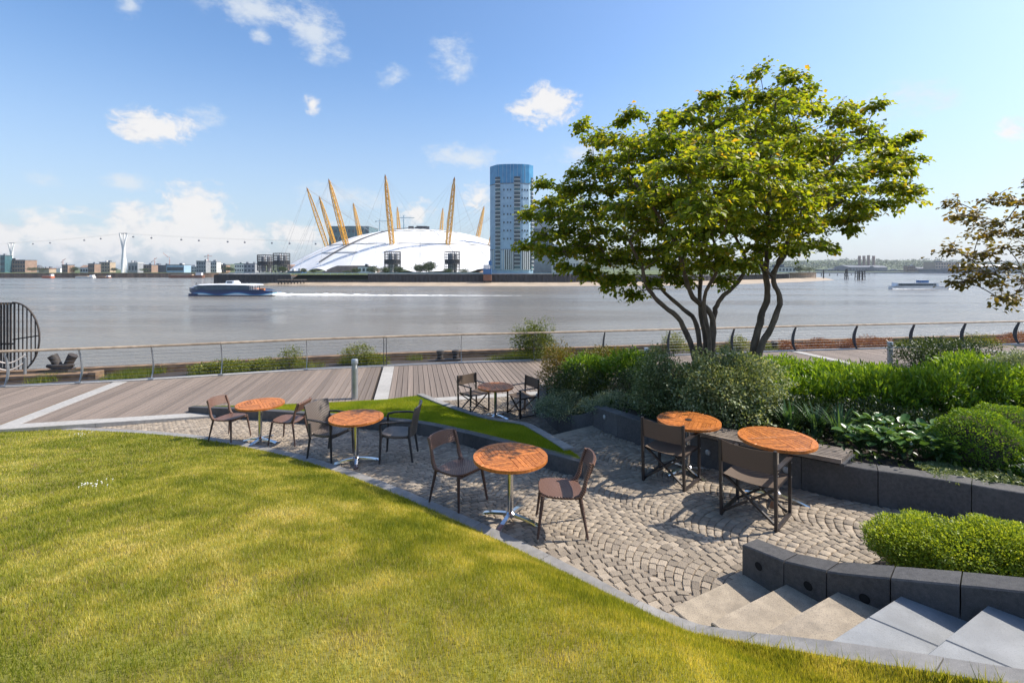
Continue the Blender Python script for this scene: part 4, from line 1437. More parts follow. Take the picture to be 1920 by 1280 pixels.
def ball(name, label, px, yt, yb, wpx, Y, m, n, group, cat='shrub', squash=.9):
    sc = Y / F; x = (px - 960) * sc; r = wpx * sc / 2; zt = CZ - (yt - HZ) * sc; zb = CZ - (yb - HZ) * sc; rz = (zt - zb) / 2; cz0 = (zt + zb) / 2
    t = thing(name, label, cat, (x, Y, zb), group=group)
    dirs = rnd_dirs(n); lob = 1 + .05 * np.sin(dirs[:, 0] * 6 + px) * np.sin(dirs[:, 1] * 7) + .035 * np.sin(dirs[:, 2] * 11 + dirs[:, 0] * 9)
    rad = np.array([r, r * squash, rz])
    pos = dirs * rad * (lob * RNG.uniform(.88, 1.04, n))[:, None] + [0, 0, cz0 - zb]
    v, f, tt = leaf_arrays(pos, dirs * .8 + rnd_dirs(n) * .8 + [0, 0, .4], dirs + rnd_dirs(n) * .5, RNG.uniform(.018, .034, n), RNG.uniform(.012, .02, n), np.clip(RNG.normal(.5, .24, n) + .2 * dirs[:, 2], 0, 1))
    np_mesh('foliage', v, f, m, t, tint=tt)
    th = [math.pi * (k + .5) / 12 for k in range(12)]
    MB().lathe([(.87 * r * math.sin(a), cz0 - zb - .87 * rz * math.cos(a)) for a in th], 20).build('inner_twigs', 'soil', t, True)


# iris / day-lily clumps with long strap leaves
def strap_clump(label, x, y, z, n, L, m, group):
    t = thing('iris_clump', label, 'plant', (x, y, z), group=group)
    vs, fs, ts = [], [], []
    for k in range(n):
        a = random.uniform(0, 6.28); l = L * random.uniform(.6, 1.15); lean = random.uniform(.15, .75); w = random.uniform(.011, .018)
        d0 = Vector((math.cos(a), math.sin(a), 0)); s = Vector((-d0.y, d0.x, 0)); r0 = d0 * random.uniform(0, .08)
        b = len(vs); tv = min(1, max(0, random.gauss(.5, .22)))
        for q in range(6):
            u = q / 5
            p = r0 + d0 * (lean * l * u ** 1.6) + Vector((0, 0, l * (u - .38 * lean * u ** 2.6)))
            ww = w * (1 - u ** 2) + .001
            vs += [tuple(p - s * ww), tuple(p + s * ww)]; ts += [tv, tv]
        for q in range(5):
            fs.append((b + 2 * q, b + 2 * q + 1, b + 2 * q + 3, b + 2 * q + 2))
    np_mesh('leaves', vs, fs, m, t, tint=ts, smooth=True)
    return t


for (tx, px, yt, yb, w, Y) in BALLS:
    ball('box_ball', tx, px, yt, yb, w, Y, 'leaf_box', 16000, 'clipped box balls')
for i, (px, py, Y, tx) in enumerate([(1425, 795, 7.5, 'iris clump of strap leaves between table and variegated bush'), (1482, 800, 7.2, 'iris clump of strap leaves behind the half shaded table'), (1530, 808, 7.0, 'iris clump of strap leaves behind the bench middle'), (1575, 815, 6.8, 'iris clump of strap leaves near the bench end'), (1610, 800, 7.2, 'iris clump of strap leaves behind the broad leaved plants')]):
    x = (px - 960) / F * Y
    strap_clump(tx, x, Y, soil_z(x, Y), 75, .50, 'leaf_iris', 'iris clumps behind the bench')


def bergenia(label, x, y, z, n):
    t = thing('bergenia', label, 'plant', (x, y, z), group='broad leaved plants on the wall edge')
    mb = MB(); vs, fs, ts = [], [], []
    for k in range(n):
        a = random.uniform(0, 6.28); r = random.uniform(.03, .2); h = random.uniform(.05, .2) + .06; l = random.uniform(.09, .15); w = l * .78
        d0 = Vector((math.cos(a), math.sin(a), 0)); tilt = random.uniform(-.2, .75)
        ax = (d0 * math.cos(tilt) + Vector((0, 0, math.sin(tilt)))).normalized(); s = Vector((-d0.y, d0.x, 0)); upv = s.cross(ax) * -1
        if upv.z < 0: upv = -upv
        p0 = d0 * r + Vector((0, 0, h)); b = len(vs); tv = min(1, max(0, random.gauss(.5, .22)))
        mb.tube([(0, 0, 0), tuple(d0 * r * .6 + Vector((0, 0, h * .6))), tuple(p0)], .005, 5)
        prof = [(0, .12), (.2, .75), (.5, 1), (.8, .72), (1, .15)]
        for (u, ww) in prof:
            c = p0 + ax * (l * u)
            vs += [tuple(c - s * w * ww / 2 + upv * .02 * ww), tuple(c - upv * .006), tuple(c + s * w * ww / 2 + upv * .02 * ww)]; ts += [tv] * 3
        for q in range(4):
            for e in (0, 1):
                i0 = b + q * 3 + e; fs.append((i0, i0 + 1, i0 + 4, i0 + 3))
    np_mesh('leaves', vs, fs, 'leaf_bergenia', t, tint=ts, smooth=True)
    mb.build('stalks', 'leaf_bergenia', t)


for i, (px, py, tx) in enumerate([(1612, 845, 'broad leaved plant right at the bench end'), (1650, 868, 'broad leaved plant over the wall beyond the bench'), (1690, 878, 'broad leaved plant at the third wall block past the bench'), (1733, 885, 'broad leaved plant on the wall below the box ball'),
                                  (1768, 893, 'outermost broad leaved plant on the wall'), (1640, 830, 'broad leaved plant set back behind the bench end'), (1690, 845, 'broad leaved plant in the second row under the laurels'), (1735, 855, 'broad leaved plant beside the front box ball')]):
    Y = 6.35 - (px - 1612) * .0038 + (.45 if i >= 5 else 0)
    x = (px - 960) / F * Y
    bergenia(tx, x, Y, soil_z(x, Y) + .02, 34)

# clipped hedge mounds in the small bed by the steps
hb = MB(); hp = [(3.05, 4.25), (3.0, 3.75), (3.3, 3.3), (4.0, 2.75), (6.0, 1.2), (7.5, 2.0), (5.0, 3.9), (3.6, 4.5)]
hb.v = [(x, y, patio_z(x, y) + .03) for x, y in hp]; hb.f = [tuple(range(len(hp)))]
tag(struct(hb.build('hedge_bed', 'soil')), 'soil of the small bed beside the steps')
for (px, yt, yb, w, Y, tx) in [(1722, 962, 1078, 205, 4.05, 'clipped yellow green hedge mound next to the stair wall'), (1880, 968, 1090, 200, 3.85, 'clipped yellow green hedge mound further up the steps')]:
    sc = Y / F; x = (px - 960) * sc; zt = CZ - (yt - HZ) * sc; zb = CZ - (yb - HZ) * sc
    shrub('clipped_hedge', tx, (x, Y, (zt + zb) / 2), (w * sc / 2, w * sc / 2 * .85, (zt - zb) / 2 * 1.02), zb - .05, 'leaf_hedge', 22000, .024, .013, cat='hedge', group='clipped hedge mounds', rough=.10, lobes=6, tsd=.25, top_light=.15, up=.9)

# ---------------- plants on the quay ledge
def ledge(px, py_base, out=.9):
    p = P(px, py_base, -.08)
    return p


for (px, yt, yb, w, m, n, tx) in [(1003, 592, 682, 95, 'leaf_weed', 4200, 'tall green self sown bush beyond the railing by the small posts'), (672, 640, 690, 70, 'leaf_weed', 1800, 'leafy weed bush behind the bollard light'), (700, 660, 690, 70, 'leaf_weed', 1500, 'low leafy weed beside the straight dark railing post'),
                                  (430, 672, 706, 80, 'leaf_weed', 1800, 'yellow flowering weed clump on the quay edge'), (490, 672, 700, 70, 'leaf_weed', 1600, 'yellow green weed clump on the quay edge, next to the flowering one'), (385, 680, 708, 70, 'leaf_weed', 1300, 'low weed clump at the timber baulk'), (545, 645, 697, 50, 'leaf_weed', 900, 'straggly tall weed at the railing'),
                                  (1265, 620, 668, 60, 'leaf_weed', 1600, 'green weed behind the left tree stems'), (1385, 625, 664, 50, 'leaf_weed', 1300, 'green weed between the two trees beyond the railing'), (1835, 625, 655, 90, 'leaf_weed', 1800, 'yellow green bush beyond the railing past the dark shrub'), (1045, 650, 680, 60, 'leaf_weed', 1100, 'low green weed beside the tall self sown bush')]:
    Y = P(px, yb, -.08).y + .55; sc = Y / F
    x = (px - 960) * sc; zt = CZ - (yt - HZ) * sc
    shrub('weed_bush', tx, (x, Y, (zt - .1) / 2), (w * sc / 2, w * sc / 2 * .7, (zt + .1) / 2), -.12, m, n, .085 if n > 4000 else .06, .035, cat='plant', group='self sown plants on the quay edge', tmean=.3 if n > 4000 else .5, lobes=5, rough=.3)
# red stonecrop mat and thin grass: ground cover on the ledge
pos = []
for i in range(len(rail_curve) - 1):
    a, b = rail_curve[i], rail_curve[i + 1]; s = side_vec(rail_curve, i)
    for _ in range(260):
        q = a.lerp(b, random.random()) + s * random.uniform(.25, 1.7); pos.append((q.x, q.y, -.1))
pos = np.array(pos); pxs = pos[:, 0] / pos[:, 1] * F + 960
red = ((pxs > 1462) & (pxs < 1668)) | ((pxs > 1855) & (pxs < 1930)) | (pxs > 2000)
rp = pos[red]; k = len(rp)
rp = np.repeat(rp, 9, 0) + RNG.normal(0, .08, (k * 9, 3)) * [1, 1, 0]; rp[:, 2] = -.1 + RNG.random(len(rp)) * .46 * value_noise(rp[:, 0] + 30, rp[:, 1] + 30, .9, 15)
v_, f_, t_ = leaf_arrays(rp, rnd_dirs(len(rp)) + [0, 0, .8], rnd_dirs(len(rp)), RNG.uniform(.05, .1, len(rp)), RNG.uniform(.02, .03, len(rp)), RNG.random(len(rp)))
tag(np_mesh('red_stonecrop', v_, f_, 'leaf_sedum', tint=t_), 'mat of red stonecrop along the quay edge', 'ground cover', kind='stuff')
gsel = pos[~red]; gsel = gsel[value_noise(gsel[:, 0] + 50, gsel[:, 1], 1.1, 9) > .56]
gp2 = np.repeat(gsel, 3, 0) + RNG.normal(0, .08, (3 * len(gsel), 3)) * [1, 1, 0]
v_, f_, t_ = blades(gp2, RNG.uniform(.08, .32, len(gp2)), np.full(len(gp2), .014), RNG.uniform(0, .8, len(gp2)), .5)
tag(np_mesh('ledge_grass', v_, f_, 'leaf_weed', tint=t_), 'thin dry grass and weeds on the quay edge', 'grass', kind='stuff')


# =================================================================== TREES
def tree(name, label, stems, pads, leafm, leaf_len, leaves_per_pad, group, tmean=.5, tip_tint=.25):
    base = stems[0][0][0]
    t = thing(name, label, 'tree', tuple(base), group=group)
    B = Vector(base)
    mb = MB(); nodes = []
    for pts, r0, r1 in stems:
        sp = smooth_path(pts, 5)
        for i in range(1, len(sp) - 1):
            sp[i] = sp[i] + Vector((random.uniform(-.012, .012), random.uniform(-.012, .012), 0))
        rr = [.88 * (r0 + (r1 - r0) * (k / (len(sp) - 1)) ** .8) * (1 + .06 * math.sin(k * 1.7 + r0 * 90)) for k in range(len(sp))]
        mb.tube([p - B for p in sp], rr, 9)
        for k in range(len(sp)):
            if k > len(sp) * .35: nodes.append((sp[k], rr[k]))
    mb.build('trunk', 'bark', t, True)
    lb = MB(); order = sorted(pads, key=lambda p: min((Vector(p[0]) - n[0]).length for n in nodes))
    P_, A_, N_, L_, T_ = [], [], [], [], []
    tips = []
    for (c, r) in order:
        c = Vector(c)
        cand = [n for n in nodes if n[0].z < c.z + .25] or nodes
        n = min(cand, key=lambda n: (n[0] - c).length + .5 * max(0, n[0].z - c.z + .2))
        a = n[0]; dlt = c - a
        mid = a + dlt * .5 + Vector((0, 0, .10 * dlt.length)) + Vector((random.uniform(-.1, .1), random.uniform(-.1, .1), random.uniform(-.06, .06))) * dlt.length
        pts = smooth_path([a, mid, c], 4)
        ra = min(n[1] * .7, .012 + .016 * dlt.length)
        rr = [ra + (.008 - ra) * k / (len(pts) - 1) for k in range(len(pts))]
        lb.tube([p - B for p in pts], rr, 6)
        for k in range(2, len(pts)): nodes.append((pts[k], max(rr[k], .008)))
        # twigs radiate from the pad centre, mostly sideways and outwards
        od = Vector((dlt.x, dlt.y, dlt.z * .4)); od = od.normalized() if od.length > .05 else Vector((1, 0, 0))
        ntw = 9
        for w in range(ntw):
            dv = (od * .55 + Vector(rnd_dirs(1)[0]) * 1.0); dv.z = dv.z * .28 + .05; dv.normalize()
            L = r * random.uniform(.75, 1.3)
            e = c + dv * L - Vector((0, 0, .10 * L))
            m_ = c + dv * L * .5 + Vector((0, 0, .03 * L))
            lb.tube([c - B, m_ - B, e - B], [.006, .004, .0025], 4)
            nl = leaves_per_pad // ntw
            u = RNG.random(nl) ** .75
            p = np.array(c)[None] * ((1 - u) ** 2)[:, None] + 2 * ((1 - u) * u)[:, None] * np.array(m_)[None] + (u ** 2)[:, None] * np.array(e)[None]
            sd = np.array(Vector((-dv.y, dv.x, 0)).normalized())
            sg = np.where(RNG.random(nl) < .5, -1, 1)[:, None]
            p = p + RNG.normal(0, .05, (nl, 3)) * [1, 1, .8]
            ax = np.array(dv)[None] * .6 + sd[None] * sg * RNG.uniform(.3, 1, nl)[:, None] + np.array([0, 0, -.42]) + RNG.normal(0, .3, (nl, 3))
            P_.append(p); A_.append(ax); N_.append(np.array([0, 0, 1.0]) + RNG.normal(0, .42, (nl, 3)))
            L_.append(leaf_len * RNG.uniform(.6, 1.2, nl)); T_.append(np.clip(RNG.normal(tmean, .17, nl) + tip_tint * (u - .5) + random.uniform(-.1, .1), 0, 1))
    lb.build('branch', 'bark', t, True)
    Pn = np.concatenate(P_) - np.array(B); Ln = np.concatenate(L_)
    v, f, tt = leaf_arrays(Pn, np.concatenate(A_), np.concatenate(N_), Ln, Ln * .72, np.concatenate(T_))
    np_mesh('crown', v, f, leafm, t, tint=tt)
    return t


SIL = [(985, 478), (992, 448), (1002, 430), (985, 402), (1000, 375), (988, 342), (985, 322), (1040, 324), (1078, 318), (1090, 300), (1072, 254), (1085, 236), (1150, 240), (1180, 214), (1205, 200), (1240, 206), (1290, 195),
       (1310, 166), (1340, 180), (1398, 162), (1408, 120), (1450, 108), (1478, 126), (1512, 124), (1505, 152), (1545, 195), (1572, 166), (1582, 192), (1650, 194), (1662, 210), (1640, 240), (1680, 262), (1724, 238), (1702, 282), (1722, 306), (1700, 332),
       (1722, 370), (1655, 378), (1640, 408), (1600, 428), (1560, 448), (1594, 474), (1545, 480), (1520, 505), (1480, 500), (1430, 495), (1400, 528), (1350, 538), (1290, 530), (1230, 540), (1200, 552), (1150, 556), (1122, 546), (1105, 520), (1050, 500)]
TY = 9.4
rt = random.Random(11)
pads1, pads2 = [], []
yy = 118
while yy < 560:
    xx = 985 + rt.uniform(0, 20)
    while xx < 1730:
        px, py = xx + rt.uniform(-12, 12), yy + rt.uniform(-9, 9)
        if in_poly(np.array([px]), np.array([py]), SIL)[0] and math.sin(px * .031 + 1.3 * math.sin(py * .021)) * math.sin(py * .047 + px * .008) > -.66:
            # distance to the outline decides how deep the crown is here
            dm = min(math.hypot(px - a, (py - b) * 1.2) for a, b in SIL)
            dep = min(3.1, .3 + dm / 80 * 1.7)
            nl = 1 if dm < 34 else (2 if dm < 120 else 3)
            for k in range(nl):
                dY = rt.uniform(-dep * (1.0 if px > 1250 else (.5 if px > 1170 else .1)), dep) if nl > 1 else rt.uniform(-.5, .5)
                c = AT(px, py, TY + dY)
                (pads1 if px + rt.uniform(-45, 45) < 1375 else pads2).append((tuple(c), rt.uniform(.17, .24) if dm < 22 else (rt.uniform(.24, .34) if dm < 45 else rt.uniform(.34, .50))))
        xx += 37
    yy += 29
st = lambda lst, r0, r1: ([AT(a, b, TY + c) for a, b, c in lst], r0, r1)
bz1 = 745
stems1 = [st([(1318, bz1, 0), (1302, 668, -.05), (1276, 602, -.1), (1240, 570, -.25), (1214, 538, -.35), (1203, 500, -.4), (1180, 452, -.6)], .075, .03),
          st([(1324, bz1, 0), (1312, 655, .1), (1302, 600, .2), (1268, 568, .3), (1238, 535, .45), (1252, 490, .7), (1240, 420, .9)], .07, .025),
          st([(1336, bz1, 0), (1336, 650, 0), (1334, 590, -.1), (1300, 558, -.3), (1284, 515, -.5), (1268, 460, -.8), (1225, 390, -1.0), (1180, 330, -1.1)], .085, .022),
          st([(1340, bz1, .1), (1336, 640, .15), (1338, 592, .1), (1352, 560, 0), (1388, 522, -.1), (1396, 480, -.2), (1372, 430, -.4), (1330, 340, -.5)], .075, .022),
          st([(1330, bz1, .15), (1322, 640, .3), (1312, 560, .5), (1318, 480, .6), (1322, 400, .6), (1310, 300, .5), (1315, 220, .4)], .07, .018),
          st([(1328, bz1, -.1), (1330, 650, -.15), (1320, 560, -.4), (1345, 500, -.7), (1330, 430, -1.0), (1290, 330, -1.2)], .06, .018)]
stems2 = [st([(1410, bz1, 0), (1412, 670, 0), (1424, 605, 0), (1438, 555, 0), (1436, 505, 0), (1440, 450, 0), (1440, 380, .1), (1445, 290, .2), (1455, 190, .2)], .10, .022),
          st([(1414, bz1, -.1), (1424, 660, -.15), (1450, 605, -.2), (1462, 562, -.2), (1450, 520, -.15), (1464, 480, -.2), (1482, 440, -.4), (1520, 370, -.7), (1575, 290, -1.0)], .085, .022),
          st([(1438, 545, 0), (1428, 490, .3), (1415, 430, .7), (1400, 350, 1.0), (1385, 260, 1.1)], .05, .018),
          st([(1446, 515, -.1), (1480, 470, .3), (1540, 410, .8), (1620, 340, 1.1)], .045, .016)]
tree('ironwood_tree', 'multi stemmed broad tree with many curved stems rising from the variegated bush', stems1, pads1, 'leaf_tree', .100, 205, 'two multi stemmed trees in the planter', .46)
tree('ironwood_tree', 'multi stemmed tree with two crossing trunks beside the boardwalk', stems2, pads2, 'leaf_tree', .100, 205, 'two multi stemmed trees in the planter', .46)
# tree reaching in from the right
p3 = []
for (px, py) in [(1795, 375), (1862, 382), (1905, 378), (1840, 404), (1885, 412), (1925, 400), (1812, 410), (1870, 440), (1915, 440), (1840, 452), (1890, 468), (1945, 470), (1800, 470), (1850, 478), (1905, 500), (1860, 508), (1820, 500), (1800, 528), (1835, 524), (1880, 528), (1925, 530), (1900, 556), (1875, 560), (1960, 420), (1985, 380), (1990, 460), (1980, 520), (1960, 340), (2030, 350), (2050, 420), (2060, 480), (2030, 300), (2090, 380), (2120, 300), (2080, 250)]:
    for k in range(1 if px < 1960 else 2):
        p3.append((tuple(AT(px + rt.uniform(-8, 8), py + rt.uniform(-6, 6), 8.2 + rt.uniform(-.7, .7))), rt.uniform(.18, .30)))
s3 = lambda lst, r0, r1: ([AT(a, b, 8.2 + c) for a, b, c in lst], r0, r1)
stems3 = [s3([(2090, 760, 0), (2085, 640, 0), (2070, 520, 0), (2060, 420, .1), (2065, 320, .1)], .09, .03), s3([(2072, 540, 0), (2000, 470, -.2), (1930, 430, -.3)], .04, .014), s3([(2078, 590, 0), (2000, 540, .1), (1920, 525, .2)], .035, .012)]
tree('bronze_tree', 'bronze leaved tree with sparse sprays beyond the silver shrub', stems3, p3, 'leaf_red', .085, 90, None, .55)

# =================================================================== FAR BANK MATERIALS
mat('dome_white', (.78, .78, .77), (.64, .64, .64), .06, .6)
mat('dome_seam', (.45, .45, .44), (.38, .38, .38), .2, .7)
mat('mast_yellow', (.70, .37, .014), (.60, .30, .012), .3, .5)
mat('black_metal', (.045, .045, .05), (.03, .03, .034), .5, .6)
mat('duct_grey', (.35, .35, .36), (.25, .25, .26), .4, .6)
mat('pile_wall', (.050, .046, .046), (.022, .021, .023), .8, .8, stretch=(3, 3, .3))
mat('sand', (.42, .33, .24), (.30, .24, .17), .12, .9)
mat('bank_grass', (.10, .125, .03), (.055, .08, .022), .15, .95)
mat('cladding', (.35, .49, .61), (.26, .39, .51), .25, .5, rnd=.05)
mat('cladding_pale', (.68, .66, .62), (.58, .57, .55), .3, .6)
mat('tower_glass', (.07, .30, .52), (.04, .20, .40), .15, .12)
mat('window_dark', (.05, .075, .095), (.035, .05, .065), .5, .15)
mat('window_teal', (.07, .16, .18), (.05, .11, .13), .4, .15)
mat('slab_white', (.72, .72, .70), (.62, .62, .61), .5, .6)
mat('white_paint', (.78, .78, .77), (.70, .70, .70), .3, .5)
mat('blue_paint', (.05, .16, .36), (.04, .12, .28), .4, .5)
mat('brick_far', (.33, .22, .16), (.24, .16, .12), .3, .85)
mat('tan_far', (.46, .36, .26), (.36, .28, .2), .3, .85)
mat('grey_far', (.33, .34, .36), (.25, .26, .28), .3, .8)
mat('slate_far', (.16, .175, .20), (.11, .12, .14), .3, .8)
mat('green_far', (.12, .28, .22), (.09, .22, .17), .3, .7)
mat('rust_far', (.28, .12, .07), (.19, .085, .05), .3, .85)
mat('crane_red', (.55, .16, .08), (.45, .12, .06), .3, .6)
mat('crane_blue', (.10, .28, .40), (.08, .22, .33), .3, .6)
mat('quay_brown', (.20, .13, .085), (.10, .068, .047), .25, .9, stretch=(1, 1, .4))
mat('hull_white', (.75, .76, .77), (.68, .69, .7), .3, .35)
mat('hull_navy', (.02, .04, .12), (.015, .03, .09), .3, .3)
mat('wood_black', (.03, .027, .025), (.018, .016, .015), .5, .85)
mat('foam', (.80, .80, .78), (.70, .70, .68), .4, .9, bump=.6, bscale=1.2)
mat('orange_raft', (.75, .26, .07), (.6, .2, .05), .4, .6)

LAND_Z = -.9
# ------------------------------------------------------------------ peninsula
pen_edge = [(-203, 330), (-150, 330), (-100, 331), (-60, 331), (0, 331), (40, 331), (70, 334), (110, 345), (170, 380), (250, 440), (318, 505), (335, 560)]
pen_poly = pen_edge + [(360, 900), (300, 1300), (-60, 1300), (-150, 900), (-215, 600), (-206, 360)]
mb = MB(); mb.v = [(x, y, LAND_Z) for x, y in pen_poly]; mb.f = [tuple(range(len(pen_poly)))]
tag(struct(mb.build('peninsula_ground', 'bank_grass')), 'flat riverside land around the white dome')
# beach in front of the wall
mb = MB(); bx = [(-190, 0), (-150, 8), (-110, 22), (-60, 34), (0, 36), (50, 32), (90, 30), (140, 26), (210, 24), (290, 20), (345, 14)]
ed = lambda x: np.interp(x, [p[0] for p in pen_edge], [p[1] for p in pen_edge])
fr = []
for x, w in bx:
    y = float(ed(x)) + 1
    mb.v += [(x, y, -5.9), (x + (w * .5 if x > 60 else 0), y - w * .45, -7.0), (x + (w if x > 60 else 0), y - w, WATER_Z - .15)]
for i in range(len(bx) - 1):
    for k in (0, 1):
        mb.f.append((3 * i + k, 3 * i + k + 1, 3 * i + k + 4, 3 * i + k + 3))
tag(struct(mb.build('beach', 'sand', None, True)), 'pale sandy foreshore below the river wall')


def pile_wall(path, zb, zt, label, cap=True, pitch=1.5, m='pile_wall'):
    t = thing('river_wall', label, 'wall')
    pts = resample([Vector((x, y, 0)) for x, y in path], pitch)
    mb = MB()
    for i, p in enumerate(pts):
        o = .45 if i % 2 else -.1
        mb.v += [(p.x, p.y + o, zb), (p.x, p.y + o, zt)]
    for i in range(len(pts) - 1):
        mb.f.append((2 * i, 2 * i + 2, 2 * i + 3, 2 * i + 1))
    mb.build('sheet_piles', m, t)
    if cap:
        for i in range(0, len(pts) - 1, 14):
            a, b = pts[i], pts[min(i + 14, len(pts) - 1)]
            MB().bar((a.x, a.y + .3, zt + .2), (b.x, b.y + .3, zt + .2), 1.2, .5).build('capping', 'duct_grey', t)
    return t


def Xat(px, Y): return (px - 960) / F * Y


pile_wall([(-203, 420), (-203.5, 330), (Xat(545, 330), 330)], -8.5, LAND_Z + .1, 'black sheet pile river wall at the tip left of the dome')
pile_wall([(Xat(545, 330), 330), (Xat(700, 331), 331)], -8, -4.4, 'low dark river wall below the grass bank', cap=False)
pile_wall([(Xat(690, 331), 330.6), (0, 330.5), (40, 330.5), (Xat(1132, 337), 337)], -8, LAND_Z + .3, 'long dark ribbed river wall in front of dome and tower')
pile_wall([(Xat(1132, 337), 337.2), (110, 345), (170, 380), (Xat(1480, 480), 480)], -8, LAND_Z - 1.2, 'dark timber river wall seen behind the tree', pitch=2.2)
pile_wall([(Xat(1480, 480), 480.2), (318, 505), (335, 560)], -8, LAND_Z + .2, 'pale stained concrete wall at the end of the peninsula', m='tan_far')
# grass bank
mb = MB(); xa, xb = Xat(545, 330), Xat(705, 331)
mb.v = [(xa, 331, -4.4), (xb, 332, -4.4), (xb + 4, 352, LAND_Z + .05), (xa - 4, 352, LAND_Z + .05)]; mb.f = [(0, 1, 2, 3)]
tag(struct(mb.build('grass_bank', 'bank_grass')), 'green grass slope above the low river wall')
# foreshore timber jetty piles left of the bank
for i, px in enumerate(range(522, 575, 6)):
    p = Xat(px, 327)
    if i == 0:
        jt = thing('foreshore_piles', 'row of old timber piles and rails on the foreshore', 'piles')
    MB().bar((p, 327, -8), (p, 327, -3.6), .5, .5).build('pile', 'wood_black', jt)
MB().bar((Xat(520, 327), 326.7, -4.2), (Xat(575, 327), 326.7, -4.2), .3, .4).build('rail', 'tan_far', jt)
# promenade fence
fence = thing('promenade_fence', 'long pale blue railing on top of the river wall', 'fence')
for a in range(-195, 60, 30):
    MB().bar((a, 333, LAND_Z + 1.2), (min(a + 30, 60), 333, LAND_Z + 1.2), .15, .3).build('rail', 'cladding', fence)
    for k in range(0, 30, 5): MB().bar((a + k, 333, LAND_Z), (a + k, 333, LAND_Z + 1.2), .15, .15).build('post', 'cladding', fence)

# ------------------------------------------------------------------ dome
DC = Vector((Xat(788, 650), 650, LAND_Z))
dome = thing('arena_dome', 'huge white tensioned fabric dome with yellow masts', 'dome', tuple(DC), math.atan2(-DC.x, DC.y))
DR, DH = 172.0, 56.0
RC = (DR * DR + DH * DH) / (2 * DH)


def dome_z(r, a=0.0, scal=True):
    z = DH - (RC - math.sqrt(max(0, RC * RC - r * r)))
    if scal:
        z -= 2.2 * abs(math.sin(a * 12)) * 0 
    return z


NSEG = 24
for s in range(NSEG):
    a0, a1 = 2 * math.pi * s / NSEG, 2 * math.pi * (s + 1) / NSEG
    mb = MB(); nr, na_ = 16, 6
    for i in range(nr + 1):
        q = i / nr; r = 6 + (DR - 6) * q
        for j in range(na_ + 1):
            a = a0 + (a1 - a0) * j / na_; bulge = math.sin(math.pi * j / na_)
            z = dome_z(r) + .9 * bulge * math.sin(math.pi * q) * 1.0
            if i == nr: z += 6.5 * (bulge - .35) * (1 if s % 2 else .4)
            mb.v.append((r * math.sin(a), -r * math.cos(a), max(z, .5)))
    for i in range(nr):
        for j in range(na_):
            b = i * (na_ + 1) + j; mb.f.append((b, b + na_ + 1, b + na_ + 2, b + 1))
    mb.build('roof_panel', 'dome_white', dome, True)
mb = MB()
for (a0, a1, hh_) in ((-1.22, -.98, 8), (-.62, -.20, 6.5), (.36, .66, 7), (.9, 1.2, 7)):
    am_ = np.linspace(a0, a1, 12); mb = MB()
    for q_, a_ in enumerate(am_):
        e_ = min(1, 4 * min(q_ / 11, 1 - q_ / 11)); r_ = DR + .6
        mb.v += [(r_ * math.sin(a_), -r_ * math.cos(a_), 0), ((r_ - 2.5) * math.sin(a_), -(r_ - 2.5) * math.cos(a_), .6 + hh_ * e_), ((r_ - 14) * math.sin(a_), -(r_ - 14) * math.cos(a_), .6 + hh_ * e_)]
    for q_ in range(11):
        for e_ in (0, 1): mb.f.append((3 * q_ + e_, 3 * q_ + 3 + e_, 3 * q_ + 4 + e_, 3 * q_ + 1 + e_))
    mb.build('entrance_canopy', 'brick_far', dome)
MB().lathe([(7, DH - 1.2), (7, DH + 1.0), (3, DH + 1.5)], 24).build('crown_ring', 'duct_grey', dome, True)
for (x, y, sx, sz) in ((-12, -6, 7, 4.0), (-2, -8, 10, 3.0), (9, -5, 6, 4.2), (2, 0, 14, 5)):
    MB().box((x, y, DH + sz / 2), (sx, 5, sz)).build('rooftop_unit', 'black_metal', dome)
for k_ in range(24):
    a_ = 2 * math.pi * k_ / 24
    MB().tube([(r_ * math.sin(a_), -r_ * math.cos(a_), dome_z(r_) + .25) for r_ in np.linspace(156, 10, 20)], .22, 4).build('rib_cable', 'dome_seam', dome)
# ring cables seen as dark seams
for rr_, a0, a1 in ((118, -1.25, -.32), (118, -.2, 1.1), (62, -.9, .9), (139, -.9, -.5)):
    pts = [(rr_ * math.sin(a), -rr_ * math.cos(a), dome_z(rr_) + .9) for a in np.linspace(a0, a1, 20)]
    MB().tube(pts, .45, 5).build('seam_cable', 'dome_seam', dome, True)
# walkway over the roof
am = R(-42)
pts = [(r * math.sin(am + .12 * (1 - r / 160)), -r * math.cos(am + .12 * (1 - r / 160)), dome_z(r) + 1.6) for r in np.linspace(158, 12, 26)]
MB().tube(pts, 1.15, 6, flat=.5).build('walkway', 'black_metal', dome, True)
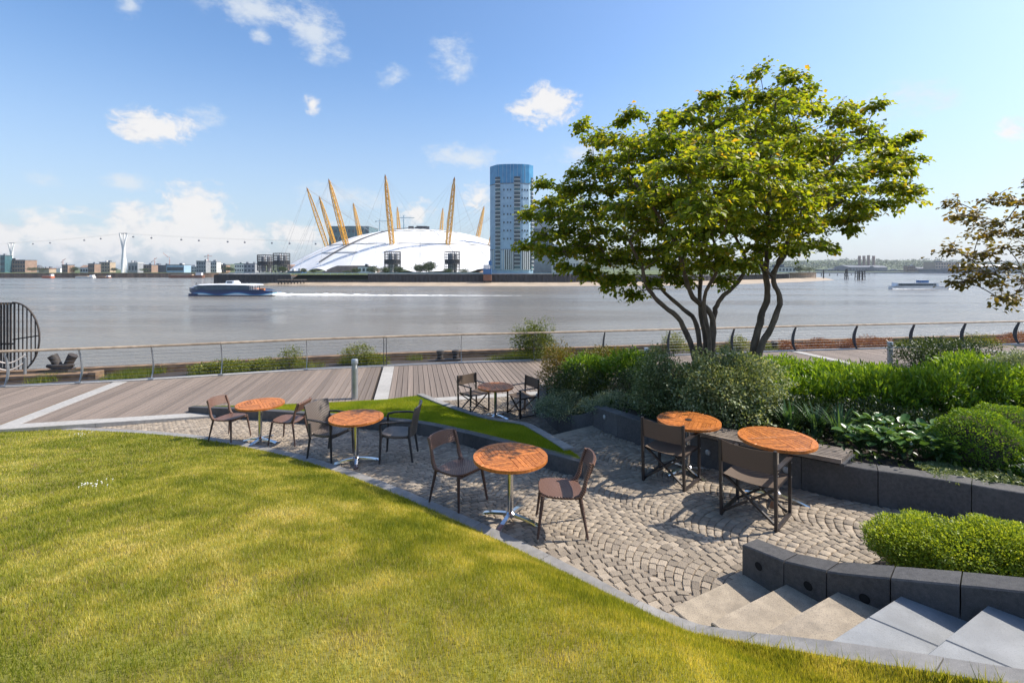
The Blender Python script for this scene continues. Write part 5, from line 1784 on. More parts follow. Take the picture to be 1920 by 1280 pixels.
# masts
def mast(ang, parent):
    rb, rt_, zb, zt_ = 109.0, 140.0, 5.0, 101.0
    b = Vector((rb * math.sin(ang), -rb * math.cos(ang), zb)); tp_ = Vector((rt_ * math.sin(ang), -rt_ * math.cos(ang), zt_))
    m = bpy.data.objects.new('mast', None); COL.objects.link(m); m.parent = parent
    ax = (tp_ - b).normalized(); s1 = ax.cross(Vector((0, 0, 1))).normalized(); s2 = ax.cross(s1).normalized()
    def wdt(t): return .35 + 1.75 * math.sin(math.pi * (.12 + .80 * t)) if t < .93 else .5
    mb = MB(); N = 26
    corners = []
    for k in range(N + 1):
        t = k / N; c = b + (tp_ - b) * t; w = wdt(t)
        corners.append([c + s1 * w + s2 * w, c - s1 * w + s2 * w, c - s1 * w - s2 * w, c + s1 * w - s2 * w])
    for q in range(4):
        mb.tube([corners[k][q] for k in range(0, N + 1)], .50, 5)
    mb.build('chord', 'mast_yellow', m)
    lm = MB()
    for k in range(N):
        for q in range(4):
            q2 = (q + 1) % 4
            lm.bar(corners[k][q], corners[k][q2], .42, .42)
            lm.bar(corners[k][q] if k % 2 else corners[k][q2], corners[k + 1][q2] if k % 2 else corners[k + 1][q], .34, .34)
    lm.build('lacing', 'mast_yellow', m)
    MB().tube([tp_ - ax * 6, tp_ - ax * 1, tp_ + ax * 2.5], [.9, 1.1, .15], 8).build('tip', 'rust_far', m, True)
    cb = MB()
    for da, rr_, z in ((0, 176, 2), (-.16, 172, 4), (.16, 172, 4)):
        e = Vector((rr_ * math.sin(ang + da), -rr_ * math.cos(ang + da), z)); cb.tube([tp_, e], .10, 4)
    for da in (-.5, -.25, 0, .25, .5):
        e = Vector((62 * math.sin(ang + da), -62 * math.cos(ang + da), dome_z(62) + .6)); cb.tube([tp_, e], .07, 4)
    cb.build('stay_cables', 'duct_grey', m)


for k in range(12):
    mast(R(15 + 30 * k), dome)


# black ventilation drums
def drum(px, ytop, ybot, wpx, Y, label):
    sc = Y / F; x = Xat(px, Y); r = wpx * sc / 2; zt_ = CZ - (ytop - HZ) * sc; zb = LAND_Z
    t = thing('vent_drum', label, 'tower', (x, Y, zb), group='black cylindrical ventilation drums'); H = zt_ - zb
    n = 22
    for k in range(n):
        a = 2 * math.pi * k / n
        MB().bar((r * math.cos(a), r * math.sin(a), H * .12), (r * math.cos(a), r * math.sin(a), H), .28, .28).build('upright', 'black_metal', t)
    for q in (.14, .30, .42, .62, .74, .87, 1.0):
        MB().tube([(r * math.cos(2 * math.pi * k / 24), r * math.sin(2 * math.pi * k / 24), H * q) for k in range(25)], .22, 5).build('hoop', 'black_metal', t)
    MB().lathe([(r - .3, H * .44), (r - .3, H * .64)], 28).build('louvre_band', 'black_metal', t, True)
    for k in range(3):
        a = 2 * math.pi * k / 3 + .5
        MB().lathe([(r * .26, H * .05), (r * .26, H * .9), (r * .1, H * .95)], 12, (r * .42 * math.cos(a), r * .42 * math.sin(a), 0)).build('duct', 'duct_grey', t, True)
    for k in range(6):
        a = 2 * math.pi * k / 6
        MB().bar((r * .8 * math.cos(a), r * .8 * math.sin(a), 0), (r * .9 * math.cos(a), r * .9 * math.sin(a), H * .14), .5, .5).build('leg', 'black_metal', t)


drum(498, 478, 512, 28, 455, 'black lattice ventilation drum standing outermost by the wall tip')
drum(528, 475, 512, 29, 440, 'black lattice ventilation drum beside the dome edge, taller of the pair')
drum(736, 472, 512, 30, 440, 'black lattice ventilation drum in front of the tallest front mast')
drum(848, 472, 512, 29, 440, 'black lattice ventilation drum in front of the dome near the tower')

# ------------------------------------------------------------------ buildings
def block(name, label, px0, px1, ytop, Y, m, depth=None, roof='slate_far', bands=0, bandm='window_dark', cols=0, zb=LAND_Z, roof_kind='flat', cat='building', group=None, extra=None):
    sc = Y / F; x0, x1 = Xat(px0, Y), Xat(px1, Y); w = x1 - x0; H = CZ - (ytop - HZ) * sc - zb; dpt = depth or max(10, w * .6)
    t = thing(name, label, cat, ((x0 + x1) / 2, Y + dpt / 2, zb), group=group)
    if roof_kind == 'gable':
        hw = H * .68
        MB().box((0, 0, hw / 2), (w, dpt, hw)).build('wall', m, t)
        mb = MB(); mb.v = [(-w / 2 - .3, -dpt / 2 - .3, hw), (w / 2 + .3, -dpt / 2 - .3, hw), (w / 2 + .3, dpt / 2, hw), (-w / 2 - .3, dpt / 2, hw), (-w / 2, 0, H), (w / 2, 0, H)]
        mb.f = [(0, 1, 5, 4), (2, 3, 4, 5), (1, 2, 5), (3, 0, 4)]; mb.build('roof', roof, t)
    else:
        hw = H
        MB().box((0, 0, (H - .8) / 2), (w, dpt, H - .8)).build('wall', m, t)
        MB().box((0, 0, H - .4), (w + .6, dpt + .6, .8)).build('roof', roof, t)
        for k_ in range(2):
            MB().box(((random.random() - .5) * w * .7, 0, H + .9), (w * random.uniform(.08, .2), dpt * .3, random.uniform(1.5, 3))).build('rooftop_unit', random.choice(['grey_far', 'cladding_pale', 'slate_far']), t)
    if bands:
        for k in range(bands):
            z = hw * (k + .6) / (bands + .3)
            hb_ = hw / bands * .42
            if cols:
                for c in range(cols):
                    xx = -w / 2 + w * (c + .5) / cols
                    MB().box((xx, -dpt / 2 - .06, z), (w / cols * .58, .2, hb_)).build('window', bandm, t)
            else:
                MB().box((0, -dpt / 2 - .06, z), (w * .92, .2, hb_)).build('window_band', bandm, t)
    return t


# high-rise next to the dome
TY_ = 400.0
tz = lambda py: CZ - (py - HZ) * TY_ / F - LAND_Z
H = tz(309)
t = thing('residential_tower', 'tall blue glass and pale panel residential tower beside the dome', 'tower', (Xat(959, TY_), TY_, LAND_Z))
xo = Xat(959, TY_)
X_ = lambda px: Xat(px, TY_) - xo
plan = [(X_(918), 8), (X_(932), -.5), (X_(945), -2.5), (X_(963), -3.2), (X_(980), -2.6), (X_(992), -.5), (X_(1000), 4), (X_(999), 26), (X_(919), 26)]
zc = tz(345)
MB().prism(plan, 0, zc).build('shaft', 'cladding', t)
MB().prism([(x * 1.004, y * 1.004 - .05) for x, y in plan], zc + .01, H).build('glass_crown', 'tower_glass', t)


def face_at(px):
    x = X_(px)
    for i in range(len(plan) - 3):
        (xa, ya), (xb_, yb) = plan[i], plan[i + 1]
        if xa <= x <= xb_:
            f = (x - xa) / (xb_ - xa); return x, ya + (yb - ya) * f, math.atan2(yb - ya, xb_ - xa)
    return x, 5, 0


nfl = 24
for (p0, p1) in ((929, 938), (964, 975), (995.5, 999.5)):
    x, y, a = face_at((p0 + p1) / 2); wd_ = (X_(p1) - X_(p0)) / max(.35, math.cos(a))
    for k in range(nfl):
        z0_ = tz(505) + (tz(331) - tz(505)) * k / nfl; fh = (tz(331) - tz(505)) / nfl
        MB().box((x + .15 * math.sin(a), y - .15 * math.cos(a), z0_ + fh * .5), (wd_, .6, fh * .66), a).build('window', 'window_dark' if k % 5 else 'window_teal', t)
        MB().box((x + .5 * math.sin(a), y - .5 * math.cos(a), z0_ + fh * .06), (wd_ + .3, 1.3, fh * .14), a).build('balcony', 'slab_white', t)
for px in (945, 952, 957.5, 979, 984, 989):
    x, y, a = face_at(px)
    for k in range(7):
        z = tz(448) + (tz(372) - tz(448)) * k / 5.0
        if z < zc - 2:
            MB().box((x, y - .03, z), (1.0, .5, 1.5), a).build('small_window', 'window_dark', t)
for px in (922.5, 926, 942, 946, 950, 954, 958, 961.5, 978, 981.5, 985, 988.5, 992):
    x, y, a = face_at(px) if px > 932 else (X_(px), 8 - 8.5 * (px - 918) / 14, -.75)
    zt_ = tz(468)
    MB().box((x, y - .1, zt_ / 2 + 1.5), (.75, 1.4, zt_ - 3), a).build('fin', 'slab_white', t)
    MB().box((x + .9, y + .10, zt_ / 2 + 1.5), (.9, .6, zt_ - 4), a).build('window_strip', 'window_dark', t)
for py in (345, 468):
    MB().prism([(x * 1.012, y * 1.012 - .1) for x, y in plan], tz(py) - .3, tz(py) + .35).build('string_course', 'slate_far', t)
for px in (935, 943, 950, 957, 963, 970, 977, 984):
    x, y, a = face_at(px); MB().box((x, y - .16, (zc + H) / 2), (.25, .3, H - zc - .6), a).build('mullion', 'cladding', t)

block('hotel_block', 'long grey hotel block with vertical window strips behind the tree', 1001, 1036, 388, 430, 'grey_far', 40, bands=1, cols=9)
block('hotel_block', 'pale stepped hotel wing with tall windows beside the grey block', 1036, 1085, 462, 415, 'cladding_pale', 30, bands=2, cols=9, bandm='window_dark')
block('glass_office', 'dark glass office block seen between the dome masts', 617, 692, 424, 860, 'window_teal', 60, roof='slate_far', bands=6, cols=9, bandm='window_dark')
block('white_pavilion', 'small white two storey pavilion below the dome', 671, 700, 499, 450, 'white_paint', 12, bands=1, cols=4)
block('blue_kiosk', 'low blue sided building under the dome edge', 540, 566, 508, 420, 'blue_paint', 10, bands=1)
# beacon house on the wall
Yb = 327
t = thing('navigation_beacon', 'blue and white beacon house on dark legs at the river wall', 'beacon', (Xat(914, Yb), Yb, -7))
MB().box((0, 0, 8.4), (5.6, 4, 3.6)).build('cabin', 'blue_paint', t)
MB().box((-.6, 0, 11.6), (4.2, 3.6, 2.6)).build('upper_deck', 'white_paint', t)
MB().box((1.8, 0, 14), (2.2, 2, 3.4)).build('sign_board', 'blue_paint', t)
MB().bar((-2, 0, 13), (-2, 0, 19), .25, .25).build('pole', 'white_paint', t)
for s in (-1, 1):
    MB().bar((s * 2, 0, -1), (s * 2, 0, 6.6), .6, .6).build('leg', 'wood_black', t)
MB().box((0, 0, 4.2), (5.4, 3.4, 4)).build('pile_frame', 'rust_far', t)


# ------------------------------------------------------------------ trees on far banks
def far_tree(px, ybase, hpx, wpx, Y, label, group):
    sc = Y / F; x = Xat(px, Y); zb = CZ - (ybase - HZ) * sc; h = hpx * sc; r = wpx * sc / 2
    t = thing('bank_tree', label, 'tree', (x, Y, zb), group=group)
    v, f, tt = join_arr([leaf_cloud((random.uniform(-.3, .3) * r, random.uniform(-.3, .3) * r, h * (.55 + .1 * k)), (r * .8, r * .8, h * .38), 420, h * .13, h * .09, shell=.3, rough=.3, seed=k * 3 + px) for k in range(3)])
    np_mesh('crown', v, f, 'leaf_far', t, tint=tt)
    MB().tube([(0, 0, -.5), (0, 0, h * .5)], [h * .04, h * .02], 6).build('trunk', 'bark', t)


TGp = 'trees along the dome promenade'
for (px, yb, h, w, Y, tx) in [(530, 511, 10, 20, 400, 'beside the taller outer drum'), (570, 512, 8, 14, 380, 'by the blue building'), (588, 512, 7, 14, 380, 'in front of the dome entrance'), (668, 513, 9, 20, 375, 'left of the white pavilion'), (700, 513, 12, 26, 370, 'right of the white pavilion'),
                             (722, 513, 11, 22, 372, 'below the front drum'), (748, 513, 12, 24, 375, 'just past the front drum'), (786, 513, 15, 22, 370, 'lower one of the leafy pair'), (803, 513, 20, 30, 372, 'taller one of the leafy pair'), (838, 513, 9, 22, 380, 'below the drum near the tower'), (868, 513, 8, 24, 382, 'between drum and beacon house'), (650, 514, 6, 18, 372, 'on the grass bank crest')]:
    far_tree(px, yb, h, w, Y, 'small green bank tree ' + tx, TGp)

# ------------------------------------------------------------------ cranes
def crane(px, ybase, ytop, Y, m, jib_l, jib_r, label, tilt=0.0):
    sc = Y / F; x = Xat(px, Y); zb = CZ - (ybase - HZ) * sc; H_ = (ybase - ytop) * sc
    t = thing('tower_crane', label, 'crane', (x, Y, zb), group='tower cranes on the skyline')
    w = max(.5, H_ * .022)
    MB().bar((0, 0, 0), (0, 0, H_), w * 1.3, w * 1.3).build('mast', m, t)
    MB().bar((-jib_l * sc, 0, H_ * .88 - jib_l * sc * tilt), (jib_r * sc, 0, H_ * .88 + jib_r * sc * tilt), w, w).build('jib', m, t)
    MB().box((-jib_l * sc * .9, 0, H_ * .88 - jib_l * sc * tilt - w), (w * 4, w * 2, w * 2)).build('counterweight', 'grey_far', t)
    MB().box((0, -w, H_ * .84), (w * 2.4, w * 2.4, w * 2.4)).build('cab', 'white_paint', t)
    MB().bar((0, 0, H_), (jib_r * sc * .7, 0, H_ * .88 + jib_r * sc * .7 * tilt), w * .3, w * .3).build('tie', m, t)


crane(712, 442, 411, 900, 'crane_blue', 8, 20, 'pale blue tower crane behind the dome crest left of the front mast')
crane(757, 440, 404, 900, 'crane_blue', 12, 20, 'blue topped tower crane behind the dome crest right of the front mast')
crane(290, 505, 484, 1000, 'crane_red', 6, 4, 'red luffing crane near the large cable car pylon', .8)
crane(318, 500, 483, 1000, 'crane_red', 4, -12, 'orange leaning crane above the warehouses', -.9)
crane(390, 505, 477, 950, 'crane_red', 6, 8, 'red tower crane above the grey flats near the river wall tip')
crane(118, 505, 487, 1000, 'crane_red', 3, 5, 'small leaning red crane behind the tan shed', .9)

# ------------------------------------------------------------------ left far bank
LBY = 600.0
mb = MB(); le = [(-1500, 560), (-650, 562), (-520, 575), (-380, 600), (-330, 640), (-260, 760), (-100, 1100)]
mb.v = [(x, y, -2.4) for x, y in le] + [(-100, 2600, -2.4), (-2500, 2600, -2.4)]; mb.f = [tuple(range(len(mb.v)))]
tag(struct(mb.build('left_bank_ground', 'bank_grass')), 'low ground of the far bank on the left')
pile_wall(le, -9, -2.2, 'brown timber quay wall behind the moored barges', cap=False, pitch=4, m='quay_brown')
LB = [('glass_office', 'blue glass corner building by the smaller cable car pylon', 0, 9, 478, 'window_teal', 3, 4, 'flat', 'slate_far'),
      ('brick_flats', 'long brick apartment block at the smaller cable car pylon', 9, 47, 487, 'brick_far', 3, 8, 'flat', 'slate_far'),
      ('shed', 'grey gabled shed next to the brick flats', 50, 70, 497, 'slate_far', 0, 0, 'gable', 'slate_far'),
      ('shed', 'low tan shed with flat roof by the yard', 72, 92, 503, 'tan_far', 0, 0, 'flat', 'rust_far'),
      ('white_silo_building', 'small white works building with gable', 100, 113, 499, 'white_paint', 0, 0, 'gable', 'grey_far'),
      ('brick_flats', 'small brick block with dark windows', 116, 127, 496, 'brick_far', 2, 3, 'flat', 'slate_far'),
      ('white_house', 'white gabled house on the far quay', 150, 165, 497, 'white_paint', 1, 3, 'gable', 'brick_far'),
      ('brick_flats', 'brown flats right of the white gabled house', 165, 177, 494, 'brick_far', 2, 3, 'flat', 'slate_far'),
      ('tan_flats', 'tan tower block with grey side left of the tall pylon', 186, 206, 491, 'tan_far', 3, 4, 'flat', 'grey_far'),
      ('grey_works', 'grey works with rounded roof right of the tall pylon', 240, 258, 492, 'grey_far', 1, 3, 'flat', 'cladding_pale'),
      ('brick_flats', 'long brown brick flats behind the green barge', 256, 284, 496, 'brick_far', 2, 6, 'flat', 'slate_far'),
      ('blue_warehouse', 'dark blue warehouse beside the brick flats', 281, 312, 497, 'slate_far', 0, 0, 'flat', 'slate_far'),
      ('blue_warehouse', 'pale blue metal warehouse with white side', 312, 345, 496, 'cladding', 1, 0, 'flat', 'slate_far'),
      ('white_works', 'low white works with windows behind the moored barges', 345, 378, 499, 'cladding_pale', 2, 7, 'flat', 'white_paint'),
      ('grey_flats', 'grey flats under construction by the red crane', 368, 386, 489, 'grey_far', 3, 4, 'flat', 'slate_far'),
      ('grey_flats', 'pale flats right of the red crane', 391, 406, 490, 'cladding_pale', 3, 4, 'flat', 'grey_far'),
      ('brick_flats', 'brown block right of the pale flats', 404, 424, 496, 'brick_far', 2, 4, 'flat', 'slate_far'),
      ('white_house', 'white house with gable on the far quay by the wall tip', 398, 407, 502, 'white_paint', 1, 2, 'gable', 'slate_far'),
      ('green_roof_hall', 'white hall with bright green roof behind the wall tip', 440, 457, 494, 'white_paint', 2, 4, 'flat', 'green_far'),
      ('grey_hall', 'grey panelled hall beside the green roofed one', 457, 478, 494, 'grey_far', 2, 3, 'flat', 'slate_far'),
      ('grey_hall', 'small dark hall next to the outer drum', 476, 486, 498, 'slate_far', 1, 2, 'flat', 'slate_far')]
for (nm, lab, a, b, yt, m, bands, cols, rk, rf) in LB:
    block(nm, lab, a, b, yt, 660 + random.uniform(-30, 40), m, bands=bands, cols=cols, roof_kind=rk, roof=rf, zb=-2.4, group='buildings on the far left bank')
for (px, h, w, tx) in [(60, 7, 22, 'by the grey shed'), (85, 6, 20, 'by the tan shed'), (140, 8, 18, 'left of the white gabled house'), (213, 6, 14, 'left of the tall pylon'), (427, 8, 16, 'behind the wall tip'), (434, 6, 14, 'by the green roofed hall'), (270, 5, 22, 'at the green barge')]:
    far_tree(px, 509, h, w, 640, 'dark green far bank tree ' + tx, 'trees on the far left bank')
# green barge and moored boats
def barge(px0, px1, yt, yb, Y, m, label, cabin=True):
    sc = Y / F; L = (px1 - px0) * sc; x = Xat((px0 + px1) / 2, Y); h = (yb - yt) * sc
    t = thing('moored_barge', label, 'boat', (x, Y, WATER_Z), group='barges moored on the far bank')
    rings = []
    for (u, w, z) in ((-.5, .3, .5), (-.46, .8, .2), (.4, 1, 0), (.47, .8, .25), (.5, .3, .6)):
        rings.append([(u * L, -3 * w, h * .55), (u * L, 3 * w, h * .55), (u * L, 2.2 * w, -.3 + z), (u * L, -2.2 * w, -.3 + z)])
    MB().quadstrip(rings).build('hull', m, t)
    MB().box((-.12 * L, 0, h * .6), (L * .6, 4, h * .3)).build('hold_cover', 'tan_far', t)
    if cabin: MB().box((.36 * L, 0, h * .8), (L * .16, 3.4, h * .55)).build('wheelhouse', 'white_paint', t)


barge(81, 100, 514, 521, 545, 'crane_red', 'red moored barge at the brown quay')
barge(143, 178, 515, 520.5, 548, 'white_paint', 'white moored barge at the brown quay')
barge(183, 207, 516, 520.5, 550, 'rust_far', 'small rusty moored barge at the brown quay')
barge(317, 383, 510, 519, 560, 'rust_far', 'long dark barge with red deckhouse near the wall tip')

# ------------------------------------------------------------------ cable car
def pylon(px, ytop, ybot, Y, label):
    sc = Y / F; x = Xat(px, Y); zb = CZ - (ybot - HZ) * sc; H_ = (ybot - ytop) * sc
    t = thing('cable_car_pylon', label, 'pylon', (x, Y, zb), group='white cable car pylons')
    for k in range(3):
        a = 2 * math.pi * k / 3 + .5
        pts = []
        for q in range(13):
            u = q / 12; r = (.055 + .012 * math.sin(u * 3.1)) * H_ * (1 - 1.5 * u) if u < .55 else (.01 + .085 * ((u - .55) / .45) ** 1.3) * H_
            r = max(r, .014 * H_)
            pts.append((r * math.cos(a + u * 1.6), r * math.sin(a + u * 1.6) * .8, u * H_))
        MB().tube(pts, [H_ * .024 * (1.25 - .5 * q / 12) for q in range(13)], 8).build('ribbon', 'white_paint', t, True)
    MB().box((0, 0, H_ * 1.005), (H_ * .21, H_ * .05, H_ * .016)).build('head_platform', 'duct_grey', t)
    MB().tube([(0, 0, 0), (0, 0, H_ * .6)], H_ * .028, 8).build('core', 'cladding_pale', t, True)


pylon(232, 438, 512, 640, 'tall white twisted cable car pylon on the far bank')
pylon(22, 456, 512, 830, 'smaller more distant cable car pylon by the brick flats')
wires = thing('cable_car_ropes', 'thin cable car ropes strung between the pylons', 'cable')
chain = [(-120, 470, 900), (22, 456, 830), (232, 438.5, 640), (760, 452, 560)]
gond = [(62, 457.5), (94, 454.5), (158, 449.5), (189, 445.5), (250, 442.5), (284, 445.5), (340, 450), (373, 451), (427, 453), (459, 453.5), (510, 453), (543, 452), (592, 450)]


def rope_pt(px, off=0.0):
    for (a, b) in zip(chain[:-1], chain[1:]):
        if a[0] <= px <= b[0]:
            f = (px - a[0]) / (b[0] - a[0]); Y = 1 / ((1 - f) / a[2] + f / b[2])
            sag = {22: 3.5, 232: 10.0}.get(a[0], 3) * 4 * f * (1 - f) * .55
            return AT(px, a[1] + (b[1] - a[1]) * f + sag + off, Y)
for off in (-1.5, 0):
    MB().tube([rope_pt(px, off) for px in range(-118, 760, 12)], .06, 4).build('rope', 'grey_far', wires)
for i, (px, py) in enumerate(gond):
    p = rope_pt(px, 0)
    t = thing('gondola', 'small dark cable car cabin on the rope ' + ('between the two pylons' if px < 232 else 'from the tall pylon towards the dome'), 'gondola', (p.x, p.y, p.z - 3.2), group='cable car cabins')
    MB().lathe([(.5, -.9), (1.05, -.5), (1.15, .2), (.9, .9), (.3, 1.1)], 10).build('cabin', 'slate_far', t, True)
    MB().bar((0, 0, 1), (0, 0, 3.1), .14, .14).build('hanger', 'grey_far', t)

# ------------------------------------------------------------------ right far bank
RBY = 1250.0
hills = MB(); rr = random.Random(4)
xs = np.linspace(-1400, 2600, 90)
for x in xs:
    h = 26 + 9 * math.sin(x * .004 + 1) + 5 * math.sin(x * .017) + rr.uniform(-1.5, 1.5)
    if x < 200: h *= .45
    hills.v += [(x, 1900, -3), (x, 2300, h + 6), (x, 2700, h + 10)]
for i in range(len(xs) - 1):
    for k in (0, 1): hills.f.append((3 * i + k, 3 * i + 3 + k, 3 * i + 4 + k, 3 * i + 1 + k))
tag(struct(hills.build('hills', 'bank_grass', None, True)), 'low wooded rise on the horizon')
fp = []
for x in np.arange(-900, 2500, 11):
    for k in range(5):
        y = 1950 + k * 70 + rr.uniform(-25, 25); hb_ = np.interp(x, xs, [hills.v[3 * i + 1][2] for i in range(len(xs))])
        z = -3 + (hb_ + 3) * min(1, (y - 1900) / 400)
        fp.append(leaf_cloud((x + rr.uniform(-5, 5), y, z + 5), (9, 9, 8), 26, 5.0, 4.0, shell=.4, rough=.3, seed=x))
v_, f_, t_ = join_arr(fp)
tag(np_mesh('far_woodland', v_, f_, 'leaf_far', tint=t_), 'distant wooded skyline beyond the river bend', 'woodland', kind='stuff')
mb = MB(); re_ = [(420, 1150), (700, 1050), (1000, 980), (1500, 900), (2600, 850)]
mb.v = [(x, y, -4.5) for x, y in re_] + [(3200, 2400, -4.5), (300, 2400, -4.5)]; mb.f = [tuple(range(len(mb.v)))]
tag(struct(mb.build('right_bank_ground', 'bank_grass')), 'low ground of the far bank on the right')
pile_wall([(300, 1700)] + re_, -9, -4.4, 'grey stone embankment below the tan warehouse', cap=False, pitch=8, m='grey_far')
RG = 'buildings on the far right bank'
ps = block('power_station', 'old dark power station hall below four stub chimneys', 1592, 1662, 497, 1260, 'slate_far', 60, bands=1, cols=12, zb=-4.5, roof_kind='gable', group=RG)
for i, px in enumerate((1611.5, 1620, 1628.5, 1638)):
    Y = 1290; sc = Y / F; H_ = (512 - (483 if i != 2 else 482)) * sc
    MB().lathe([(3.6, 0), (3.2, H_ - 3), (3.5, H_ - 3), (3.5, H_)], 14, (Xat(px, Y) - ps.location.x, Y - ps.location.y, 0)).build('chimney', 'brick_far', ps, True)
for (nm, lab, a, b, yt, Y, m, bands, cols, rk, rf) in [('slate_works', 'dark works with sloping roof right of the power station', 1640, 1664, 498, 1240, 'slate_far', 1, 5, 'gable', 'slate_far'), ('brick_warehouse', 'small red brick house on the right quay', 1701, 1716, 498, 1080, 'brick_far', 2, 4, 'flat', 'slate_far'), ('grey_terrace', 'row of grey terraces with many chimneys', 1722, 1755, 501, 1080, 'slate_far', 2, 9, 'gable', 'slate_far'),
                                                     ('tan_warehouse', 'tall tan warehouse with vertical bays on the right bank', 1754, 1799, 491, 1050, 'tan_far', 3, 9, 'flat', 'slate_far'), ('long_shed', 'long dark blue quay shed with saw tooth roof', 1776, 1880, 505, 1000, 'slate_far', 1, 20, 'flat', 'slate_far'), ('pale_hall', 'pale hall with shallow roof past the tan warehouse', 1800, 1850, 495, 1120, 'grey_far', 1, 8, 'gable', 'cladding_pale'), ('pale_hall', 'second pale hall behind the bronze leaves', 1850, 1915, 496, 1120, 'grey_far', 1, 8, 'gable', 'cladding_pale'), ('slate_works', 'low dark sheds left of the power station', 1545, 1592, 505, 1300, 'slate_far', 1, 8, 'flat', 'slate_far'), ('slate_works', 'low dark sheds between power station and brick house', 1664, 1700, 506, 1200, 'slate_far', 1, 8, 'flat', 'grey_far')]:
    block(nm, lab, a, b, yt, Y, m, bands=bands, cols=cols, roof_kind=rk, roof=rf, zb=-4.5, group=RG)
for (px, w, h, tx) in [(1498, 16, 11, 'on the peninsula end, rounder one'), (1518, 26, 9, 'on the peninsula end, wider one')]:
    far_tree(px, 511, h, w, 470, 'green bank tree ' + tx, 'trees at the peninsula end')
block('low_white_works', 'low white buildings at the peninsula end behind the trunks', 1440, 1492, 500, 520, 'cladding_pale', bands=1, cols=8)


# timber dolphins standing in the river
def dolphin(px, ytop, ybot, wpx, Y, n, label, lean=.25):
    sc = Y / F; x = Xat(px, Y); H_ = (ybot - ytop) * sc; w = wpx * sc / 2
    t = thing('timber_dolphin', label, 'piles', (x, Y, WATER_Z), group='old timber dolphins in the river')
    for k in range(n):
        a = 2 * math.pi * k / n; r = w * (.75 if n < 7 else (.4 + .6 * ((k * 7) % 5) / 4))
        MB().tube([(r * math.cos(a), r * math.sin(a), -1), (r * (1 - lean) * math.cos(a), r * (1 - lean) * math.sin(a), H_ * random.uniform(.85, 1.0))], .32, 6).build('pile', 'wood_black', t)
    for z in (.35, .62, .85):
        MB().box((0, 0, H_ * z), (w * 1.5 * (1 - lean * z), w * 1.1 * (1 - lean * z), .5)).build('crosspiece', 'wood_black', t)


dolphin(1587, 504, 524, 9, 485, 6, 'slender black timber dolphin in the river', .6)
dolphin(1613, 507, 525, 20, 470, 11, 'broad cluster of black timber piles in the river', .1)
jt2 = thing('far_jetty', 'thin dark jetty behind the timber dolphins', 'jetty', (0, 0, 0))
a, b = AT(1540, 512.5, 700), AT(1640, 512.5, 900); MB().bar(a, b, 2, 1.0).build('deck', 'slate_far', jt2)
for k in range(9):
    p = a.lerp(b, k / 8); MB().bar((p.x, p.y, WATER_Z - 1), (p.x, p.y, p.z), .8, .8).build('pile', 'wood_black', jt2)
p = AT(1544, 505, 520); MB().bar((p.x, 520, WATER_Z - 1), (p.x, 520, p.z), .9, .9).build('pile', 'wood_black', jt2)

# ------------------------------------------------------------------ river boats
def wave_mat():
    m = bpy.data.materials.new('clipper_paint'); m.use_nodes = True
    T = NT(m.node_tree); b = T.n['Principled BSDF']; b.inputs['Roughness'].default_value = .3
    s = T.node('ShaderNodeSeparateXYZ'); T.l.new(T.node('ShaderNodeTexCoord').outputs['Object'], s.inputs[0])
    w = T.math('MULTIPLY', T.math('SINE', T.math('MULTIPLY', s.outputs[0], .42)), .55)
    f = T.math('SUBTRACT', s.outputs[2], T.math('ADD', T.math('MULTIPLY', w, .8), .95))
    T.l.new(T.ramp(T.math('ADD', T.math('MULTIPLY', f, .5), .5), [(.0, (.66, .68, .70)), (.30, (.62, .66, .68)), (.36, (.20, .48, .55)), (.50, (.05, .17, .38)), (.56, (.012, .03, .14)), (1, (.008, .018, .07))]), b.inputs['Base Color'])
    MATS['clipper_paint'] = m


wave_mat()
Yc = 11.1 * F / 51; xc = Xat(438, Yc); Lc = 163 * Yc / F
t = thing('river_clipper', 'fast blue and white catamaran ferry throwing a long wake', 'boat', (xc, Yc, WATER_Z))


def hull_rings(L, stations, prof):
    return [[(u * L, y * wy, z * wz + dz) for (y, z) in prof] for (u, wy, wz, dz) in stations]


prof = [(-1, .15), (-.92, 1), (.92, 1), (1, .15), (.6, 0), (-.6, 0)]
st_ = [(-.5, .12, 1.1, 2.2), (-.47, .45, 1.7, 1.5), (-.42, .75, 2.6, .5), (-.32, 1, 2.9, .1), (0, 1, 2.9, 0), (.36, 1, 2.7, 0), (.45, 1, 1.6, .2), (.5, .9, 1.1, .3)]
MB().quadstrip([[(x, y * 4.3, z) for (x, y, z) in r] for r in hull_rings(Lc, st_, prof)]).build('hull', 'clipper_paint', t, True)
MB().quadstrip([[(u * Lc, -4.15 * w, z0_), (u * Lc, 4.15 * w, z0_), (u * Lc, 3.9 * w, z1_), (u * Lc, -3.9 * w, z1_)] for (u, w, z0_, z1_) in ((-.41, .7, 2.9, 3.3), (-.35, .95, 2.6, 4.35), (-.1, 1, 2.6, 4.45), (.20, 1, 2.6, 4.3), (.24, 1, 2.5, 4.2))]).build('saloon_windows', 'window_dark', t)
MB().quadstrip([[(u * Lc, -4.3 * w, z0_), (u * Lc, 4.3 * w, z0_), (u * Lc, 3.6 * w, z0_ + .42), (u * Lc, -3.6 * w, z0_ + .42)] for (u, w, z0_) in ((-.43, .6, 3.35), (-.33, .95, 4.3), (-.1, 1, 4.5), (.2, 1, 4.35), (.29, .95, 4.15))]).build('roof', 'hull_white', t)
MB().quadstrip([[(u * Lc, -2.0 * w, 4.8), (u * Lc, 2.0 * w, 4.8), (u * Lc, 1.7 * w, 4.8 + h), (u * Lc, -1.7 * w, 4.8 + h)] for (u, w, h) in ((-.075, .8, .2), (-.055, 1, 1.25), (.03, 1, 1.3), (.06, .8, .5))]).build('wheelhouse', 'hull_white', t)
